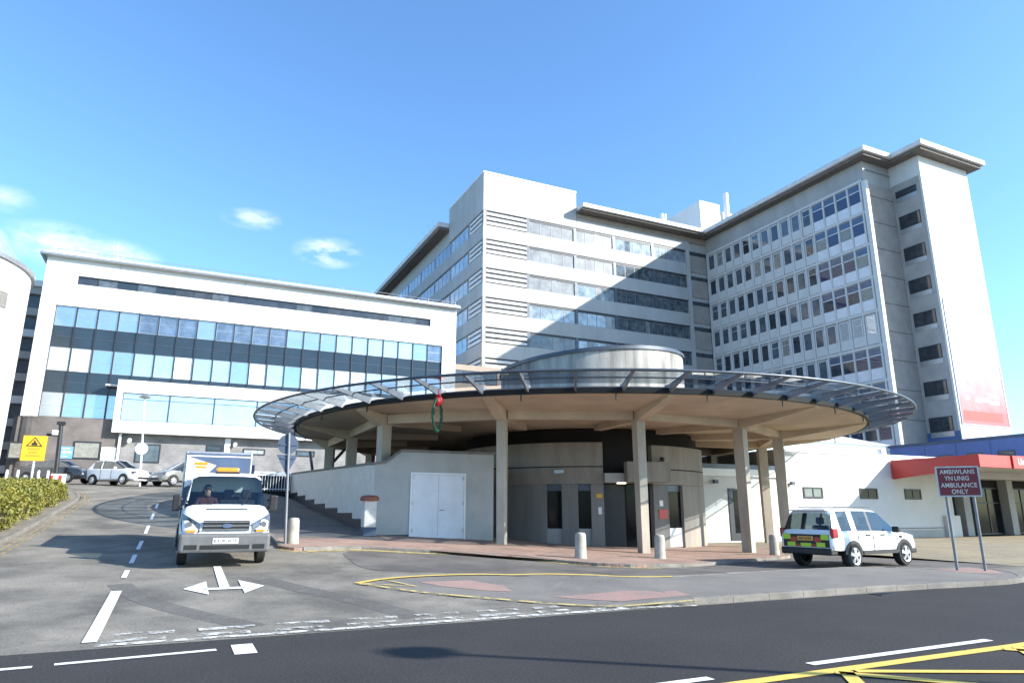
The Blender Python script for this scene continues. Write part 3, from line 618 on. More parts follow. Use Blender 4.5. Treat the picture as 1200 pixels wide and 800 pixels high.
for k in range(10):
    t = 38.45-3.87*k
    g = MB(); g.box(xI-.14, xI, 47.5, 73.7, t+.02, t+.3); g.build('floor_rib', M['grid_white'], B)
    for c in range(nc):
        a0 = v0+c*pw+.16; a1 = v0+(c+1)*pw-.16
        if k >= 7 and not (k == 7 and c < 6): continue
        if k == 6 and c > 9: continue
        if c < 4 and k != 4:
            gm = random.choice([M['glass_b'][2]]*2+[M['glass_b'][0], M['glass_b'][4]]) if k else M['glass_b'][2]
            g = MB().use(M['win_blue']); g.box(xI-.03, xI+.02, a0, a1, t-.85, t-.1); g.use(gm); g.box(xI-.03, xI+.02, a0, a1, t-2.25, t-.95)
            g.use(M['win_white']); g.box(xI-.06, xI+.02, a0-.04, a1+.04, t-3.5, t-2.3); g.box(xI-.06, xI+.02, a0, a1, t-.95, t-.85); g.build('window', None, B)
        else:
            gm = random.choice([M['glass_b'][0], M['glass_b'][1], M['glass_b'][1], M['glass_b'][0], M['glass_b'][1], M['glass_b'][1], M['glass_b'][4]])
            if k == 4 and c < 4: gm = [M['glass_l'][0], M['glass_b'][3], M['glass_b'][3], M['glass_b'][1]][c]
            op = .45 if random.random() < .2 else 0
            g = MB().use(gm); g.box(xI-.03, xI+.02, a0+.2, a1-.14, t-2.3, t-.25)
            g.use(M['grid_white'])
            g.box(xI-.07, xI+.02, a0, a1, t-3.45, t-2.3)
            g.use(M['win_white']); g.box(xI-.055, xI+.02, a0+.1, a0+.2, t-2.3, t-.2); g.box(xI-.055, xI+.02, a1-.14, a1-.06, t-2.3, t-.2); g.box(xI-.055, xI+.02, a0+.1, a1-.06, t-.25, t-.17)
            if op: g.box(xI-.05, xI+.02, a0+.2, a1-.14, t-1.0, t-.95)
            g.build('window', None, B)
for c in range(nc+1):
    a = v0+c*pw; g = MB(); g.box(xI-.16, xI-.001, a-.1, a+.1, 2, 38.45); g.build('window_fin', M['grid_white'], B)
def roof_outline(o): return [(xI-o, yA+14), (xI-o, yC-o), (xC-o, yC-o), (xC-o, yE-o), (80.65+o, yE-o), (80.65+o, yA+14)]
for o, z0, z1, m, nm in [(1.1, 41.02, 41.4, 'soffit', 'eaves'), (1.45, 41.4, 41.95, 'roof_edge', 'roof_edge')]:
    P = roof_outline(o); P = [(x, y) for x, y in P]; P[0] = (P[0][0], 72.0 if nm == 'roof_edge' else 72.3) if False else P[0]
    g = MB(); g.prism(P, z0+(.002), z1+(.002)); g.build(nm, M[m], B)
bn = tag(empty('wall_banner', (76.3, yE, 10.3)), 'huge printed banner fading white to red, low on the white end wall', 'banner')
g = MB(); g.box(72.25, 80.35, yE-.05, yE-.02, 10.5, 24); g.build('banner_sheet', M['poster'], bn)
g = MB(); g.box(72.7, 79.4, yE-.06, yE-.051, 10.9, 11.9); g.build('red_strip', M['red_strip'], bn)
g = MB()
for (a, b, z) in [(75.0, 76.2, 12.9), (76.3, 77.4, 13.0), (77.5, 79.2, 12.8), (77.6, 79.3, 13.5), (73.4, 74.1, 13.1)]: g.box(a, b, yE-.06, yE-.051, z, z+.42)
g.build('white_print', M['white_sign'], bn)
g = MB()
for x in (72.2, 80.38): g.tube((x, yE-.06, 10.4), (x, yE-.06, 24.1), .045, 6)
g.tube((72.2, yE-.06, 10.45), (80.38, yE-.06, 10.45), .045, 6); g.build('banner_frame', M['white_metal'], bn)

# ------------------------------------------------------------------ blue block and roof lantern behind the entrance
bb = tag(empty('blue_block', (75, 38, 0)), 'low blue clad block standing at the foot of the tower behind the entrance', 'building')
g = MB(); g.box(60, 96, 31.4, 43.2, 0, 7.45); g.build('wall', M['blue_clad'], bb)
g = MB(); g.box(59.9, 96, 31.3, 43.3, 7.45, 7.68); g.build('coping', M['back_sign'], bb)
for v in (32.4, 34.9, 37.4): window(bb, 'x', 60, v, v+1.3, 5.75, 6.45, M['glass_b'][0], M['dark_frame'], .06, .04)
g = MB()
for v in (34.2, 37, 39.8): g.box(59.985, 60.01, v, v+.04, 3, 7.44)
g.build('panel_joints', M['back_sign'], bb)
ln = tag(empty('roof_lantern', (46, 40, 5)), 'white roof lantern with hipped roof and pale windows above the long white wall', 'building')
g = MB(); g.box(36, 52.3, 38, 45, 4.6, 6.95); g.build('wall', M['white_render'], ln)
g = MB(); zr = 8.15; g.mesh([(35.7, 37.7, 6.95), (52.6, 37.7, 6.95), (52.6, 45.3, 6.95), (35.7, 45.3, 6.95), (38.5, 41.5, zr), (50, 41.5, zr)], [(0, 1, 5, 4), (1, 2, 5), (2, 3, 4, 5), (3, 0, 4), (3, 2, 1, 0)]); g.build('roof', M['white_metal'], ln)
for k in range(4): window(ln, 'y', 38, 37+k*3.8, 40.4+k*3.8, 5.75, 6.7, M['glass_l'][1], M['white_metal'], .06, .03)

# ------------------------------------------------------------------ long white entrance building
E_ = tag(empty('entrance_building', (45, 36, 0)), 'long low white rendered building with small high windows and dark recessed entrance', 'building')
yw = 30.54
g = MB(); g.box(32.3, 48.2, yw, 48, 0, 5.18); g.box(48.2, 100, yw, 48, 3.95, 5.18); g.box(48.2, 100, yw+3.2, 48, 0, 3.95); wl = g.build('wall', M['white_render2'], E_)
g = MB(); g.box(32.2, 100, yw-.06, 48, 5.18, 5.32); g.build('coping', M['white_metal'], E_)
g = MB(); g.box(24.2, 32.28, yw+.02, 47, 0, 4.05); g.build('low_wall', M['white_render2'], E_)
g = MB(); g.box(24.2, 32.28, yw-.1, 47, 4.05, 4.3); g.build('low_coping', M['steel_dark'], E_)
g = MB(); g.box(24.25, 32.3, yw-.12, yw+.0, 3.62, 4.04); g.build('fascia_board', M['white_metal'], E_)
for a in (34.05, 39.0, 43.3): window(E_, 'y', yw, a, a+1.65, 2.45, 3.12, M['door_glass'] if a > 38 else M['glass_b'][1], M['dark_frame'], .1, .05, panes=2)
g = MB(); g.box(28.15, 29.1, yw-.03, yw+.06, .1, 2.95); d = g.build('side_door', M['dark_frame'], E_)
g = MB(); g.box(28.5, 29.02, yw-.045, yw-.031, .5, 2.85); g.build('door_glass', M['door_glass'], d)
g = MB(); g.box(32.3, 46.9, yw-.04, yw-.002, .02, .5); g.build('plinth', M['panel_wall'], E_)
g = MB(); g.path([(33, yw-.06, .62), (46.9, yw-.06, .62)], .03, 6); g.build('wall_rail', M['steel'], E_)
for a in (27.0, 32.9): g = MB(); g.box(a, a+.25, yw-.3, yw-.1, 3.2, 3.4); g.build('wall_lamp', M['steel_dark'], E_)
# entrance recess: dark doors between pale piers
for i, (a0, a1) in enumerate([(48.5, 50.2), (52.6, 55.6), (56.7, 60), (61, 66)]):
    d = window(E_, 'y', yw+1.2, a0, a1, .05, 3.4, M['door_glass'], M['dark_frame'], .1, .08, panes=2, name='entrance_door', transom=2.3)
for a in (50.2, 55.6, 60.0, 66.0): g = MB(); g.box(a+.2, a+.95, yw+.6, yw+1.3, 0, 3.94); g.build('entrance_pier', M['grey_render'], E_)
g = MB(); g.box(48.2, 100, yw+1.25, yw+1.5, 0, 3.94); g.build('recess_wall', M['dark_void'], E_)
g = MB(); g.box(46.95, 48.4, yw-.25, yw-.01, .02, 1.4); g.build('pier_base', M['white_render2'], E_)
rc = tag(empty('red_canopy', (60, 27.6, 4.2)), 'angular bright red canopy over the entrance of the white building', 'canopy')
xr, yr = 42.22, 24.8
g = MB(); g.prism([(xr, yr), (90, yr), (90, yr+.18), (xr+.18, yr+.18), (xr+.18, yw-.08), (xr, yw-.08)], lambda x, y: 4.22-(.5*(y-yr)/(yw-yr) if x < 43 else 0), 4.94); g.build('fascia', M['red_clad'], rc)
g = MB(); g.prism([(xr+.19, yr+.19), (90, yr+.19), (90, yw-.08), (xr+.19, yw-.08)], 4.4, 4.86); g.build('soffit', M['white_render2'], rc)
g = MB(); g.box(45.4, 58, yr-.09, yr-.005, 4.2, 4.96); sp = g.build('sign_panel', M['red_clad'], rc)
text('Uned', .55, 'lettering', M['white_sign'], rc, Vector((46.5, yr-.1, 4.6))-rc.location, (pi/2, 0, 0))
for x in (50, 56, 62): g = MB(); g.tube((x, 27, 4.32), (x, 27, 4.4), .22, 14); g.build('downlight', M['white_metal'], rc)
for x in (48.9, 57.5, 66): g = MB(); g.tube((x, yr+.6, 0), (x, yr+.6, 4.4), .11, 12); g.build('canopy_post', M['steel'], rc, smooth=40)

# ------------------------------------------------------------------ the round canopy building
R_ = tag(empty('round_canopy_building', (18.6, 32.55, .1)), 'round concrete entrance pavilion under a wide disc canopy on columns with a glass rim', 'building')
cr = Vector((19.03, 32.32, 0)); ck = Vector((17.9, 32.95, 0)); cd = Vector((19.4, 32.07, 0)); cu_ = Vector((20.0, 31.74, 0))
g = MB(); g.lathe([(0, 5.36), (11.4, 5.36), (14.35, 5.56), (14.35, 5.62), (0, 5.66)], cr, 112); g.build('canopy_slab', M['tan_conc'], R_, smooth=30)
g = MB(); g.lathe([(14.36, 5.57), (14.5, 5.57), (14.5, 5.74), (14.2, 5.84), (0, 5.88)], cr, 112); g.build('fascia', M['fascia_black'], R_, smooth=30)
aoff = -25.5/180*pi; CP = []
for k in range(14):
    a = (k+.05)/14*2*pi+aoff; d = Vector((cos(a), sin(a), 0)); p = ck+d*11.7
    if k in (7, 8, 9): p = Vector((7.2, (38.1, 32.8, 27.0)[k-7], 0)); d = (p-cr).normalized()
    CP.append(p); t = Vector((-d.y, d.x, 0)); zb = h(p.x, p.y)+.05
    g = MB(); w, e = .175, .24
    vs = [p+t*x*(w-.02)+d*y*(e-.02)+Vector((0, 0, zb)) for x, y in ((-1, -1), (1, -1), (1, 1), (-1, 1))]+[p+t*x*w+d*y*e+Vector((0, 0, 5.05)) for x, y in ((-1, -1), (1, -1), (1, 1), (-1, 1))]
    g.mesh(vs, [(0, 3, 2, 1), (4, 5, 6, 7), (0, 1, 5, 4), (1, 2, 6, 5), (2, 3, 7, 6), (3, 0, 4, 7)]); g.build('column', M['post_conc'], R_, bevel=.015)
    # tapering cantilever beam from the ring out to the edge
    rel = p-cr; # distance to the roof edge along d
    bq = rel.dot(d); L_ = -bq+sqrt(bq*bq-rel.length_squared+14.3**2)
    g = MB(); w = .19; pr = [(-4.2, 5.45, 5.12), (-.1, 5.45, 5.0), (.35, 5.45, 5.0), (L_-.05, 5.6, 5.5)]
    vs = []
    for s, zt, z0 in pr:
        for x in (-w, w):
            q = p+d*s+t*x; vs += [(q.x, q.y, z0), (q.x, q.y, zt)]
    fs = [(0, 1, 3, 2), (12, 14, 15, 13)]
    for i in range(3):
        o = i*4; fs += [(o, o+2, o+6, o+4), (o+1, o+5, o+7, o+3), (o, o+4, o+5, o+1), (o+2, o+3, o+7, o+6)]
    g.mesh(vs, fs); g.build('beam', M['tan_conc'], R_, merge=True)
for k in range(14):
    a, b = CP[k], CP[(k+1) % 14]; e = (b-a); ln_ = e.length; e.normalize(); R3 = Matrix.Rotation(atan2(e.y, e.x), 3, 'Z')
    g = MB(); g.rbox((a+b)/2+Vector((0, 0, 5.25)), ln_/2-.21, .16, .185, R3); g.build('ring_beam', M['tan_conc'], R_)
NRIB = 56
for k in range(NRIB):
    a = 2*pi*(k+.35)/NRIB; d = Vector((cos(a), sin(a), 0)); t = Vector((-d.y, d.x, 0))
    g = MB(); w = .035; vs = []
    for r, z0, z1 in [(14.1, 5.66, 5.92), (14.6, 5.62, 5.88), (15.6, 5.82, 5.98), (16.3, 5.94, 6.02)]:
        for x in (-w, w):
            q = cr+d*r+t*x; vs += [(q.x, q.y, z0), (q.x, q.y, z1)]
    fs = [(0, 1, 3, 2), (12, 14, 15, 13)]
    for i in range(3):
        o = i*4; fs += [(o, o+2, o+6, o+4), (o+1, o+5, o+7, o+3), (o, o+4, o+5, o+1), (o+2, o+3, o+7, o+6)]
    g.mesh(vs, fs); g.build('rim_rib', M['rib'], R_, merge=True)
g = MB(); g.lathe([(14.45, 5.905), (15.6, 6.0), (16.25, 6.04)], cr, 112); g.build('rim_glazing', M['rim_glass'], R_, smooth=40)
g = MB()
for r, z in ((16.3, 5.99), (15.35, 5.93)):
    rr = .05 if r > 16 else .025
    g.lathe([(r+rr*cos(x), z+rr*sin(x)) for x in [2*pi*i/8 for i in range(9)]], cr, 168)
g.build('rim_rail', M['steel_dark'], R_, smooth=50)
# little lamps along the edge and the upper drum
g = MB()
for k in range(28):
    a = 2*pi*(k+.1)/28; q = cr+Vector((cos(a), sin(a), 0))*14.45; g.tube((q.x, q.y, 5.32), (q.x, q.y, 5.56), .025, 6)
g.build('drip_spouts', M['black'], R_)
g = MB(); n = 96; vs = []
for i in range(n):
    a = 2*pi*i/n; x, y = 5.0*cos(a), 5.0*sin(a); ti = .085*(x*.9026+y*.4305*-1)*.9
    vs += [(cu_.x+x, cu_.y+y, 5.9), (cu_.x+x, cu_.y+y, 9.35+ti), (cu_.x+x*.93, cu_.y+y*.93, 9.35+ti), (cu_.x+x*.93, cu_.y+y*.93, 6.5)]
fs = []
for i in range(n):
    j = (i+1) % n; fs += [(i*4+k, j*4+k, j*4+k+1, i*4+k+1) for k in range(3)]
fs.append(tuple(i*4+3 for i in range(n)))
g.mesh(vs, fs); g.build('upper_drum', M['drum_conc'], R_, smooth=40)
g = MB(); vs = []
for i in range(n):
    a = 2*pi*i/n; x, y = cos(a), sin(a); ti = .085*5*(x*.9026-y*.4305)*.9+.02
    for r, z in ((5.08, 9.24), (5.08, 9.42), (4.6, 9.42)): vs.append((cu_.x+x*r, cu_.y+y*r, z+ti))
g.mesh(vs, [(i*3+k, ((i+1) % n)*3+k, ((i+1) % n)*3+k+1, i*3+k+1) for i in range(n) for k in range(2)]); g.build('drum_coping', M['steel_dark'], R_, smooth=40)
# lower drum wall, with openings left out: angles as seen from the drum centre
def ang(px):  # bearing helper in plan: converts a bearing from the street view point to an angle on the drum
    d = Vector((sin(px), cos(px))); b = d.x*cd.x+d.y*cd.y; t_ = b-sqrt(max(0, b*b-(cd.x**2+cd.y**2)+6.5**2)); q = d*t_-Vector((cd.x, cd.y)); a = atan2(q.y, q.x); return a-2*pi if a > 1.2 else a
def bear(x): return math.atan2((x-600), 815)+radians(25.5)
def arc(name, x0, x1, z0, z1, m, r0=6.5, r1=6.2, ribs=0, parent=None):
    a0, a1 = ang(bear(x0)), ang(bear(x1)); nn = max(3, int(abs(a1-a0)*40)); g = MB()
    if ribs:
        nn = max(4, int(abs(a1-a0)*6.5/.22)); cnt = nn
        for i in range(nn):
            b0 = a0+(a1-a0)*i/nn; b1 = a0+(a1-a0)*(i+1)/nn; bm = (b1-b0)*.08
            g.lathe([(r0-.025, z0), (r0-.025, z1)], cd, 1, b0, b0+bm); g.lathe([(r0, z0), (r0, z1)], cd, 1, b0+bm, b1)
        g.lathe([(r1, z1), (r0, z1)], cd, nn, a0, a1)
    else: g.lathe([(r0, z0), (r0, z1), (r1, z1), (r1, z0), (r0, z0)], cd, nn, a0, a1)
    for aa in (a0, a1):
        c_, s_ = cos(aa), sin(aa); g.face([(cd.x+r*c_, cd.y+r*s_, z) for r, z in ((r0, z0), (r0, z1), (r1, z1), (r1, z0))])
    return g.build(name, m, parent or R_, smooth=25)
xsL = [520, 640, 658, 677, 692, 707]
arc('drum_wall', 520, 707, 2.85, 4.68, M['concrete']); arc('drum_wall', 520, 640, .0, 2.84, M['drum_grey']); arc('drum_wall', 658, 677, 0, 2.84, M['drum_grey']); arc('drum_wall', 692, 707, 0, 2.84, M['drum_grey'])
arc('drum_wall', 765, 824, 2.85, 4.6, M['concrete']); arc('drum_wall', 765, 782, 0, 2.84, M['drum_grey']); arc('drum_wall', 799, 824, 0, 2.84, M['concrete'])
arc('drum_groove', 520, 707, 3.58, 3.63, M['dark_void'], 6.507, 6.49); arc('drum_groove', 765, 824, 3.5, 3.55, M['dark_void'], 6.507, 6.49)
for x0, x1 in ((640, 658), (677, 692), (782, 799)):
    arc('drum_window', x0, x1, .95, 2.55, M['door_glass'], 6.35, 6.25); arc('window_panel', x0, x1, .12, .94, M['win_white'] if x0 > 700 else M['grey_render'], 6.38, 6.25); arc('window_head_or_shade_strip', x0, x1, 2.56, 2.84, M['steel_dark'], 6.36, 6.25)
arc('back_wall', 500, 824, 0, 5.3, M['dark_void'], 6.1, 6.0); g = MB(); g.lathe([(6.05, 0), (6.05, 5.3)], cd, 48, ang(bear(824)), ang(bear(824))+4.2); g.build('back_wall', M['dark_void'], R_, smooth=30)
arc('entrance_lintel', 707, 765, 2.9, 3.3, M['grey_render'], 6.9, 6.2); arc('entrance_door', 707, 735, .1, 2.85, M['black'], 6.0+.12, 6.1); arc('entrance_door', 737, 765, .1, 2.85, M['door_glass'], 6.12, 6.1)
b = arc('lintel_block', 728, 772, 2.92, 3.78, M['concrete'], 7.35, 6.91)
arc('notice', 770, 780, 1.35, 1.75, M['red_clad'], 6.53, 6.505); arc('notice', 700, 704, 1.55, 1.85, M['white_sign'], 6.53, 6.505); arc('notice', 698, 705, 2.25, 2.42, M['yellow_sign'], 6.53, 6.505); arc('notice', 771, 775, 1.9, 2.15, M['white_sign'], 6.53, 6.505)
arc('ceiling_lamp', 722, 731, 2.86, 2.9, M['lit'], 6.75, 6.6)
for x in (650, 765): arc('bulkhead_lamp', x, x+11, 3.32, 3.46, M['steel'], 6.62, 6.505)
g = MB(); a_ = ang(bear(773)); q = cd+Vector((cos(a_), sin(a_), 0))*6.75; g.lathe([(0, -.1), (.09, -.07), (.11, 0), (.11, .1), (0, .1)], (q.x, q.y, 3.95), 14); g.build('security_camera', M['black'], R_, smooth=40)
arc('conduit', 772, 774, 3.0, 3.9, M['dark_frame'], 6.54, 6.505)
# near-black block added behind the drum to make the interior dark, and braces
g = MB(); g.box(12.2, 29.5, 41, 46, 0, 5.3); g.build('interior_shade_block', M['dark_void'], R_)
g = MB()
for (p, q) in [((7.2, 42.4, 3.3), (8.6, 40.6, 5.3)), ((7.2, 42.4, 3.3), (7.2, 44.6, 5.3))]: g = MB(); g.tube(p, q, .09, 8); g.build('brace', M['black'], R_)
# wall beside the ramp with the white plant doors
wp = tag(empty('plant_room', (9, 28, .6)), 'pale rendered plant room wall with sloping coping and white double doors under the canopy', 'building')
xw, yp = 6.53, 25.63
def wz(x, y): return h(x, y)
g = MB(); g.mesh([(xw, yp, .2), (11.4, yp, .2), (11.4, yp, 3.9), (7.55, yp, 3.88), (6.95, yp, 3.42), (xw, yp, 3.38), (xw, yp+.3, .2), (11.4, yp+.3, .2), (11.4, yp+.3, 3.9), (7.55, yp+.3, 3.88), (6.95, yp+.3, 3.42), (xw, yp+.3, 3.38)],
       [(0, 1, 2, 3, 4, 5), (11, 10, 9, 8, 7, 6), (1, 7, 8, 2), (2, 8, 9, 3), (3, 9, 10, 4), (4, 10, 11, 5)])
g.box(11.1, 11.4, yp+.3, 33, .2, 3.9); g.box(7.6, 11.1, yp+.3, 33, 3.5, 3.6)
g.build('front_wall', M['grey_render'], wp)
g = MB(); g.prism([(xw, yp), (xw+.3, yp+.3), (xw+.3, 47), (xw, 47)], lambda x, y: h(x, y)-.2, lambda x, y: 3.38+(y-yp)*.03); g.build('ramp_wall', M['cream'], wp)
g = MB()
for a, b in zip([(xw-.05, 3.38), (6.95, 3.42), (7.55, 3.88)], [(6.95, 3.42), (7.55, 3.88), (11.45, 3.9)]):
    g.mesh([(a[0], yp-.06, a[1]), (b[0], yp-.06, b[1]), (b[0], yp-.06, b[1]+.09), (a[0], yp-.06, a[1]+.09), (a[0], yp+.36, a[1]), (b[0], yp+.36, b[1]), (b[0], yp+.36, b[1]+.09), (a[0], yp+.36, a[1]+.09)], [(0, 1, 2, 3), (3, 2, 6, 7), (7, 6, 5, 4), (0, 4, 5, 1), (1, 5, 6, 2), (0, 3, 7, 4)])
g.prism([(xw-.05, yp+.3), (xw+.35, yp+.36), (xw+.35, 47), (xw-.05, 47)], lambda x, y: 3.385+(y-yp)*.03, lambda x, y: 3.47+(y-yp)*.03); g.build('coping', M['kerb'], wp)
g = MB()
for k in range(7):
    y0 = yp+.35+k*3; z = h(xw, y0+3)+.32+.06; g.box(xw-.025, xw+.01, y0, y0+3, .2, z)
g.box(6.9, 7.95, yp-.025, yp+.01, .2, .83); g.build('plinth', M['dark_frame'], wp)
g = MB(); g.box(7.93, 8.0, yp-.05, yp+.02, .3, 3.12); g.box(10.12, 10.19, yp-.05, yp+.02, .3, 3.12); g.box(8.0, 10.12, yp-.05, yp+.02, 3.05, 3.12); dd = g.build('door_frame', M['white_metal'], wp)
for a0, a1 in ((8.01, 9.055), (9.065, 10.11)):
    g = MB(); g.box(a0, a1, yp-.035, yp+.0, .66, 3.04); lf = g.build('door_leaf', M['win_white'], wp)
    g = MB()
    for z in (.9, 1.9, 2.85): g.box(a0 if a0 < 9 else a1-.05, a0+.05 if a0 < 9 else a1, yp-.06, yp-.036, z, z+.14)
    g.build('hinge', M['steel'], lf)
g = MB(); g.tube((9.15, yp-.08, 1.72), (9.3, yp-.08, 1.72), .018, 6); g.tube((9.15, yp-.08, 1.72), (9.15, yp-.03, 1.72), .03, 8); g.build('door_handle', M['steel'], wp)
tn = tag(empty('tunnel_portal', (4.8, 48, 2.4)), 'dark tunnel mouth under a white parapet at the top of the ramp', 'building')
g = MB(); g.box(3.6, 12, 47.2, 52, 1.5, 3.9); g.build('opening', M['dark_void'], tn)  # solid block, its near-black colour stands for the shade inside the tunnel
g = MB(); g.box(3.4, 12, 47.0, 52, 3.9, 4.15); g.build('lintel', M['white_render2'], tn)
g = MB(); g.box(3.3, 3.6, 47, 52, 1.5, 3.9); g.build('side_wall', M['cream'], tn)

# ------------------------------------------------------------------ small street objects
# concrete bollards
bl = MB(); bl.lathe([(0, 0), (.19, 0), (.19, .03), (.175, .1), (.165, .86), (.15, .93), (.12, .97), (0, .99)], n=20)
bl.v = [(x, y, z*.76) for x, y, z in bl.v]; bo = bl.build('bollard', M['bollard'], smooth=35)
blab = ['pale concrete bollard beside the round sign at the driveway corner', 'concrete bollard on the brick apron in front of the two slit windows', 'concrete bollard on the brick apron just right of the middle column', 'shaded concrete bollard behind the parked white off-roader']
for i, (u, v) in enumerate([(3.2, 21.85), (11.05, 18.4), (14.2, 18.7), (20.4, 19.9)]):
    o = bo if i == 0 else bo.copy()
    if i: COL.objects.link(o)
    o.location = (u, v, h(u, v)+.075); o.rotation_euler = (random.uniform(-.02, .02), random.uniform(-.02, .02), i); tag(o, blab[i], 'bollard', 'concrete bollards along the paving edge')
lb = tag(empty('litter_bin', (6.2, 24.85, h(6.2, 24.85)+.08)), 'cream pedestal litter bin with rusty red lid beside the plant room wall', 'bin')
z0 = lb.location.z; x, y = 6.2, 24.85
g = MB(); g.box(x-.22, x+.22, y-.22, y+.22, z0+.3, z0+1.22); g.build('body', M['cream'], lb, bevel=.03)
g = MB(); g.box(x-.24, x+.24, y-.24, y+.24, z0, z0+.3); g.build('base', M['back_sign'], lb, bevel=.02)
g = MB(); g.lathe([(0, 1.22), (.34, 1.22), (.34, 1.32), (.26, 1.4), (0, 1.42)], (x, y, z0), 18); g.build('lid', M['rust'], lb, smooth=35)
# round sign and triangle seen from behind
sg = tag(empty('traffic_sign', (2.98, 21.75, h(3, 21.7)+.08)), 'grey pole carrying a round sign above a pointed-down triangle, both seen from behind', 'sign')
z0 = sg.location.z; g = MB(); g.tube((2.98, 21.75, z0), (2.85, 21.72, 3.98), .04, 10); g.build('pole', M['rib'], sg, smooth=40)
g = MB(); g.tube((2.85, 21.76, 3.64), (2.85, 21.79, 3.64), .3, 28); g.build('round_plate', M['back_sign'], sg, smooth=40)
g = MB(); g.mesh([(2.54, 21.76, 3.32), (3.16, 21.76, 3.32), (2.87, 21.76, 2.72), (2.54, 21.79, 3.32), (3.16, 21.79, 3.32), (2.87, 21.79, 2.72)], [(0, 2, 1), (3, 4, 5), (0, 1, 4, 3), (1, 2, 5, 4), (2, 0, 3, 5)]); g.build('triangular_plate', M['back_sign'], sg)
g = MB(); g.box(2.6, 3.12, 21.735, 21.758, 3.6, 3.64); g.box(2.66, 3.08, 21.735, 21.758, 3.2, 3.24); g.build('clip_rail', M['back_sign'], sg)
# ambulance sign on two posts
am = tag(empty('ambulance_sign', (20.6, 13.1, .12)), 'maroon bilingual ambulance-only sign on two steel posts at the end of the traffic island', 'sign')
PA, PB = Vector((20.0, 12.95, .1)), Vector((20.6, 12.3, .1))
def sgn(t, z, o=0.): p = PA.lerp(PB, t); n_ = Vector((-.689, -.725, 0)); q = p+n_*o; return Vector((q.x, q.y, z))
g = MB(); g.tube(sgn(.12, .05), sgn(.12, 2.86), .04, 10); g.build('post', M['rib'], am, smooth=40); g = MB(); g.tube(sgn(.88, .05), sgn(.88, 2.86), .04, 10); g.build('post', M['rib'], am, smooth=40)
AMROT = atan2((PB-PA).y, (PB-PA).x)
c = sgn(.5, 2.5, .06); Rz = Matrix.Rotation(AMROT, 3, 'Z')
g = MB(); g.rbox(c, .51, .015, .4, Rz); g.build('sign_face', M['maroon'], am)
g = MB()
for (dx, dz, hx, hz) in [(0, .41, .53, .02), (0, -.41, .53, .02), (-.52, 0, .02, .39), (.52, 0, .02, .39)]: g.rbox(c+Rz @ Vector((dx, 0, dz)), hx, .022, hz, Rz)
g.build('sign_border', M['steel'], am)
for s, dz, sz in (('AMBIWLANS', .27, .175), ('AMBULANCE', -.11, .175), ('ONLY', -.29, .175)):
    text(s, sz, 'lettering', M['cream'], am, c+Rz @ Vector((0, -.02, dz))-am.location, (pi/2, 0, AMROT), sx=.84)
for s, dx in (('YN', -.23), ('UNIG', .09)): text(s, .175, 'lettering', M['cream'], am, c+Rz @ Vector((dx, -.02, .085))-am.location, (pi/2, 0, AMROT), sx=.84)
# yellow warning sign by the hedge
ys_ = tag(empty('warning_sign', (-6.62, 41, h(-6.6, 41)+.1)), 'yellow warning sign with a black triangle on a white post behind the hedge', 'sign')
g = MB(); g.tube((-6.62, 41.05, 2.3), (-6.62, 41.05, 4.3), .05, 10); g.build('post', M['white_metal'], ys_, smooth=40)
g = MB(); g.box(-7.2, -6.2, 40.97, 41.0, 4.1, 5.32); g.build('sign_face', M['yellow_sign'], ys_)
g = MB()
tri = [Vector((-7.02, 0, 4.82)), Vector((-6.38, 0, 4.82)), Vector((-6.7, 0, 5.24))]
for i in range(3):
    a, b = tri[i], tri[(i+1) % 3]; g.tube((a.x, 40.965, a.z), (b.x, 40.965, b.z), .022, 6)
g.box(-6.82, -6.58, 40.955, 40.968, 4.86, 4.97); g.box(-6.74, -6.66, 40.955, 40.968, 4.97, 5.08); g.build('pictogram', M['black'], ys_)
g = MB()
for k, (a, b) in enumerate([(-6.95, -6.45), (-6.9, -6.5), (-6.98, -6.42)]):
    g = MB(); x = a
    while x < b: w = random.uniform(.03, .07); g.box(x, x+w, 40.958, 40.968, 4.64-k*.17, 4.72-k*.17); x += w+.025
    g.build('worn_lettering', M['amber'], ys_)
# white marker posts
mp_ = MB(); mp_.lathe([(0, 0), (.07, 0), (.065, .78), (.04, .84), (0, .85)], n=12); mo = mp_.build('marker_post', M['white_metal'], smooth=40)
mlab = ['white marker post nearest the left edge behind the hedge', 'second white marker post from the left edge, left of the yellow sign', 'white marker post just right of the yellow sign post', 'white marker post nearest the red and white board']
for i, u in enumerate((-8.6, -8.1, -7.15, -6.7)):
    o = mo if i == 0 else mo.copy()
    if i: COL.objects.link(o)
    o.location = (u, 46.2, h(u, 46.2)+.05); tag(o, mlab[i], 'post', 'white marker posts behind the hedge')
bd = tag(empty('barrier_board', (-5.75, 43, h(-5.75, 43)+.1)), 'red and white barrier board standing at the end of the hedge', 'barrier')
g = MB(); g.box(-6.1, -5.42, 43, 43.08, 2.75, 3.58); g.build('board', M['white_sign'], bd)
g = MB(); g.box(-6.1, -5.98, 42.985, 43.0, 2.75, 3.5); g.box(-5.8, -5.62, 42.985, 43.0, 2.78, 3.1); g.box(-5.75, -5.6, 42.985, 43, 3.2, 3.5); g.build('red_marking', M['red_strip'], bd)
g = MB(); g.box(-6.0, -5.9, 43, 43.1, 2.4, 2.75); g.box(-5.62, -5.52, 43, 43.1, 2.4, 2.75); g.build('foot', M['black'], bd)
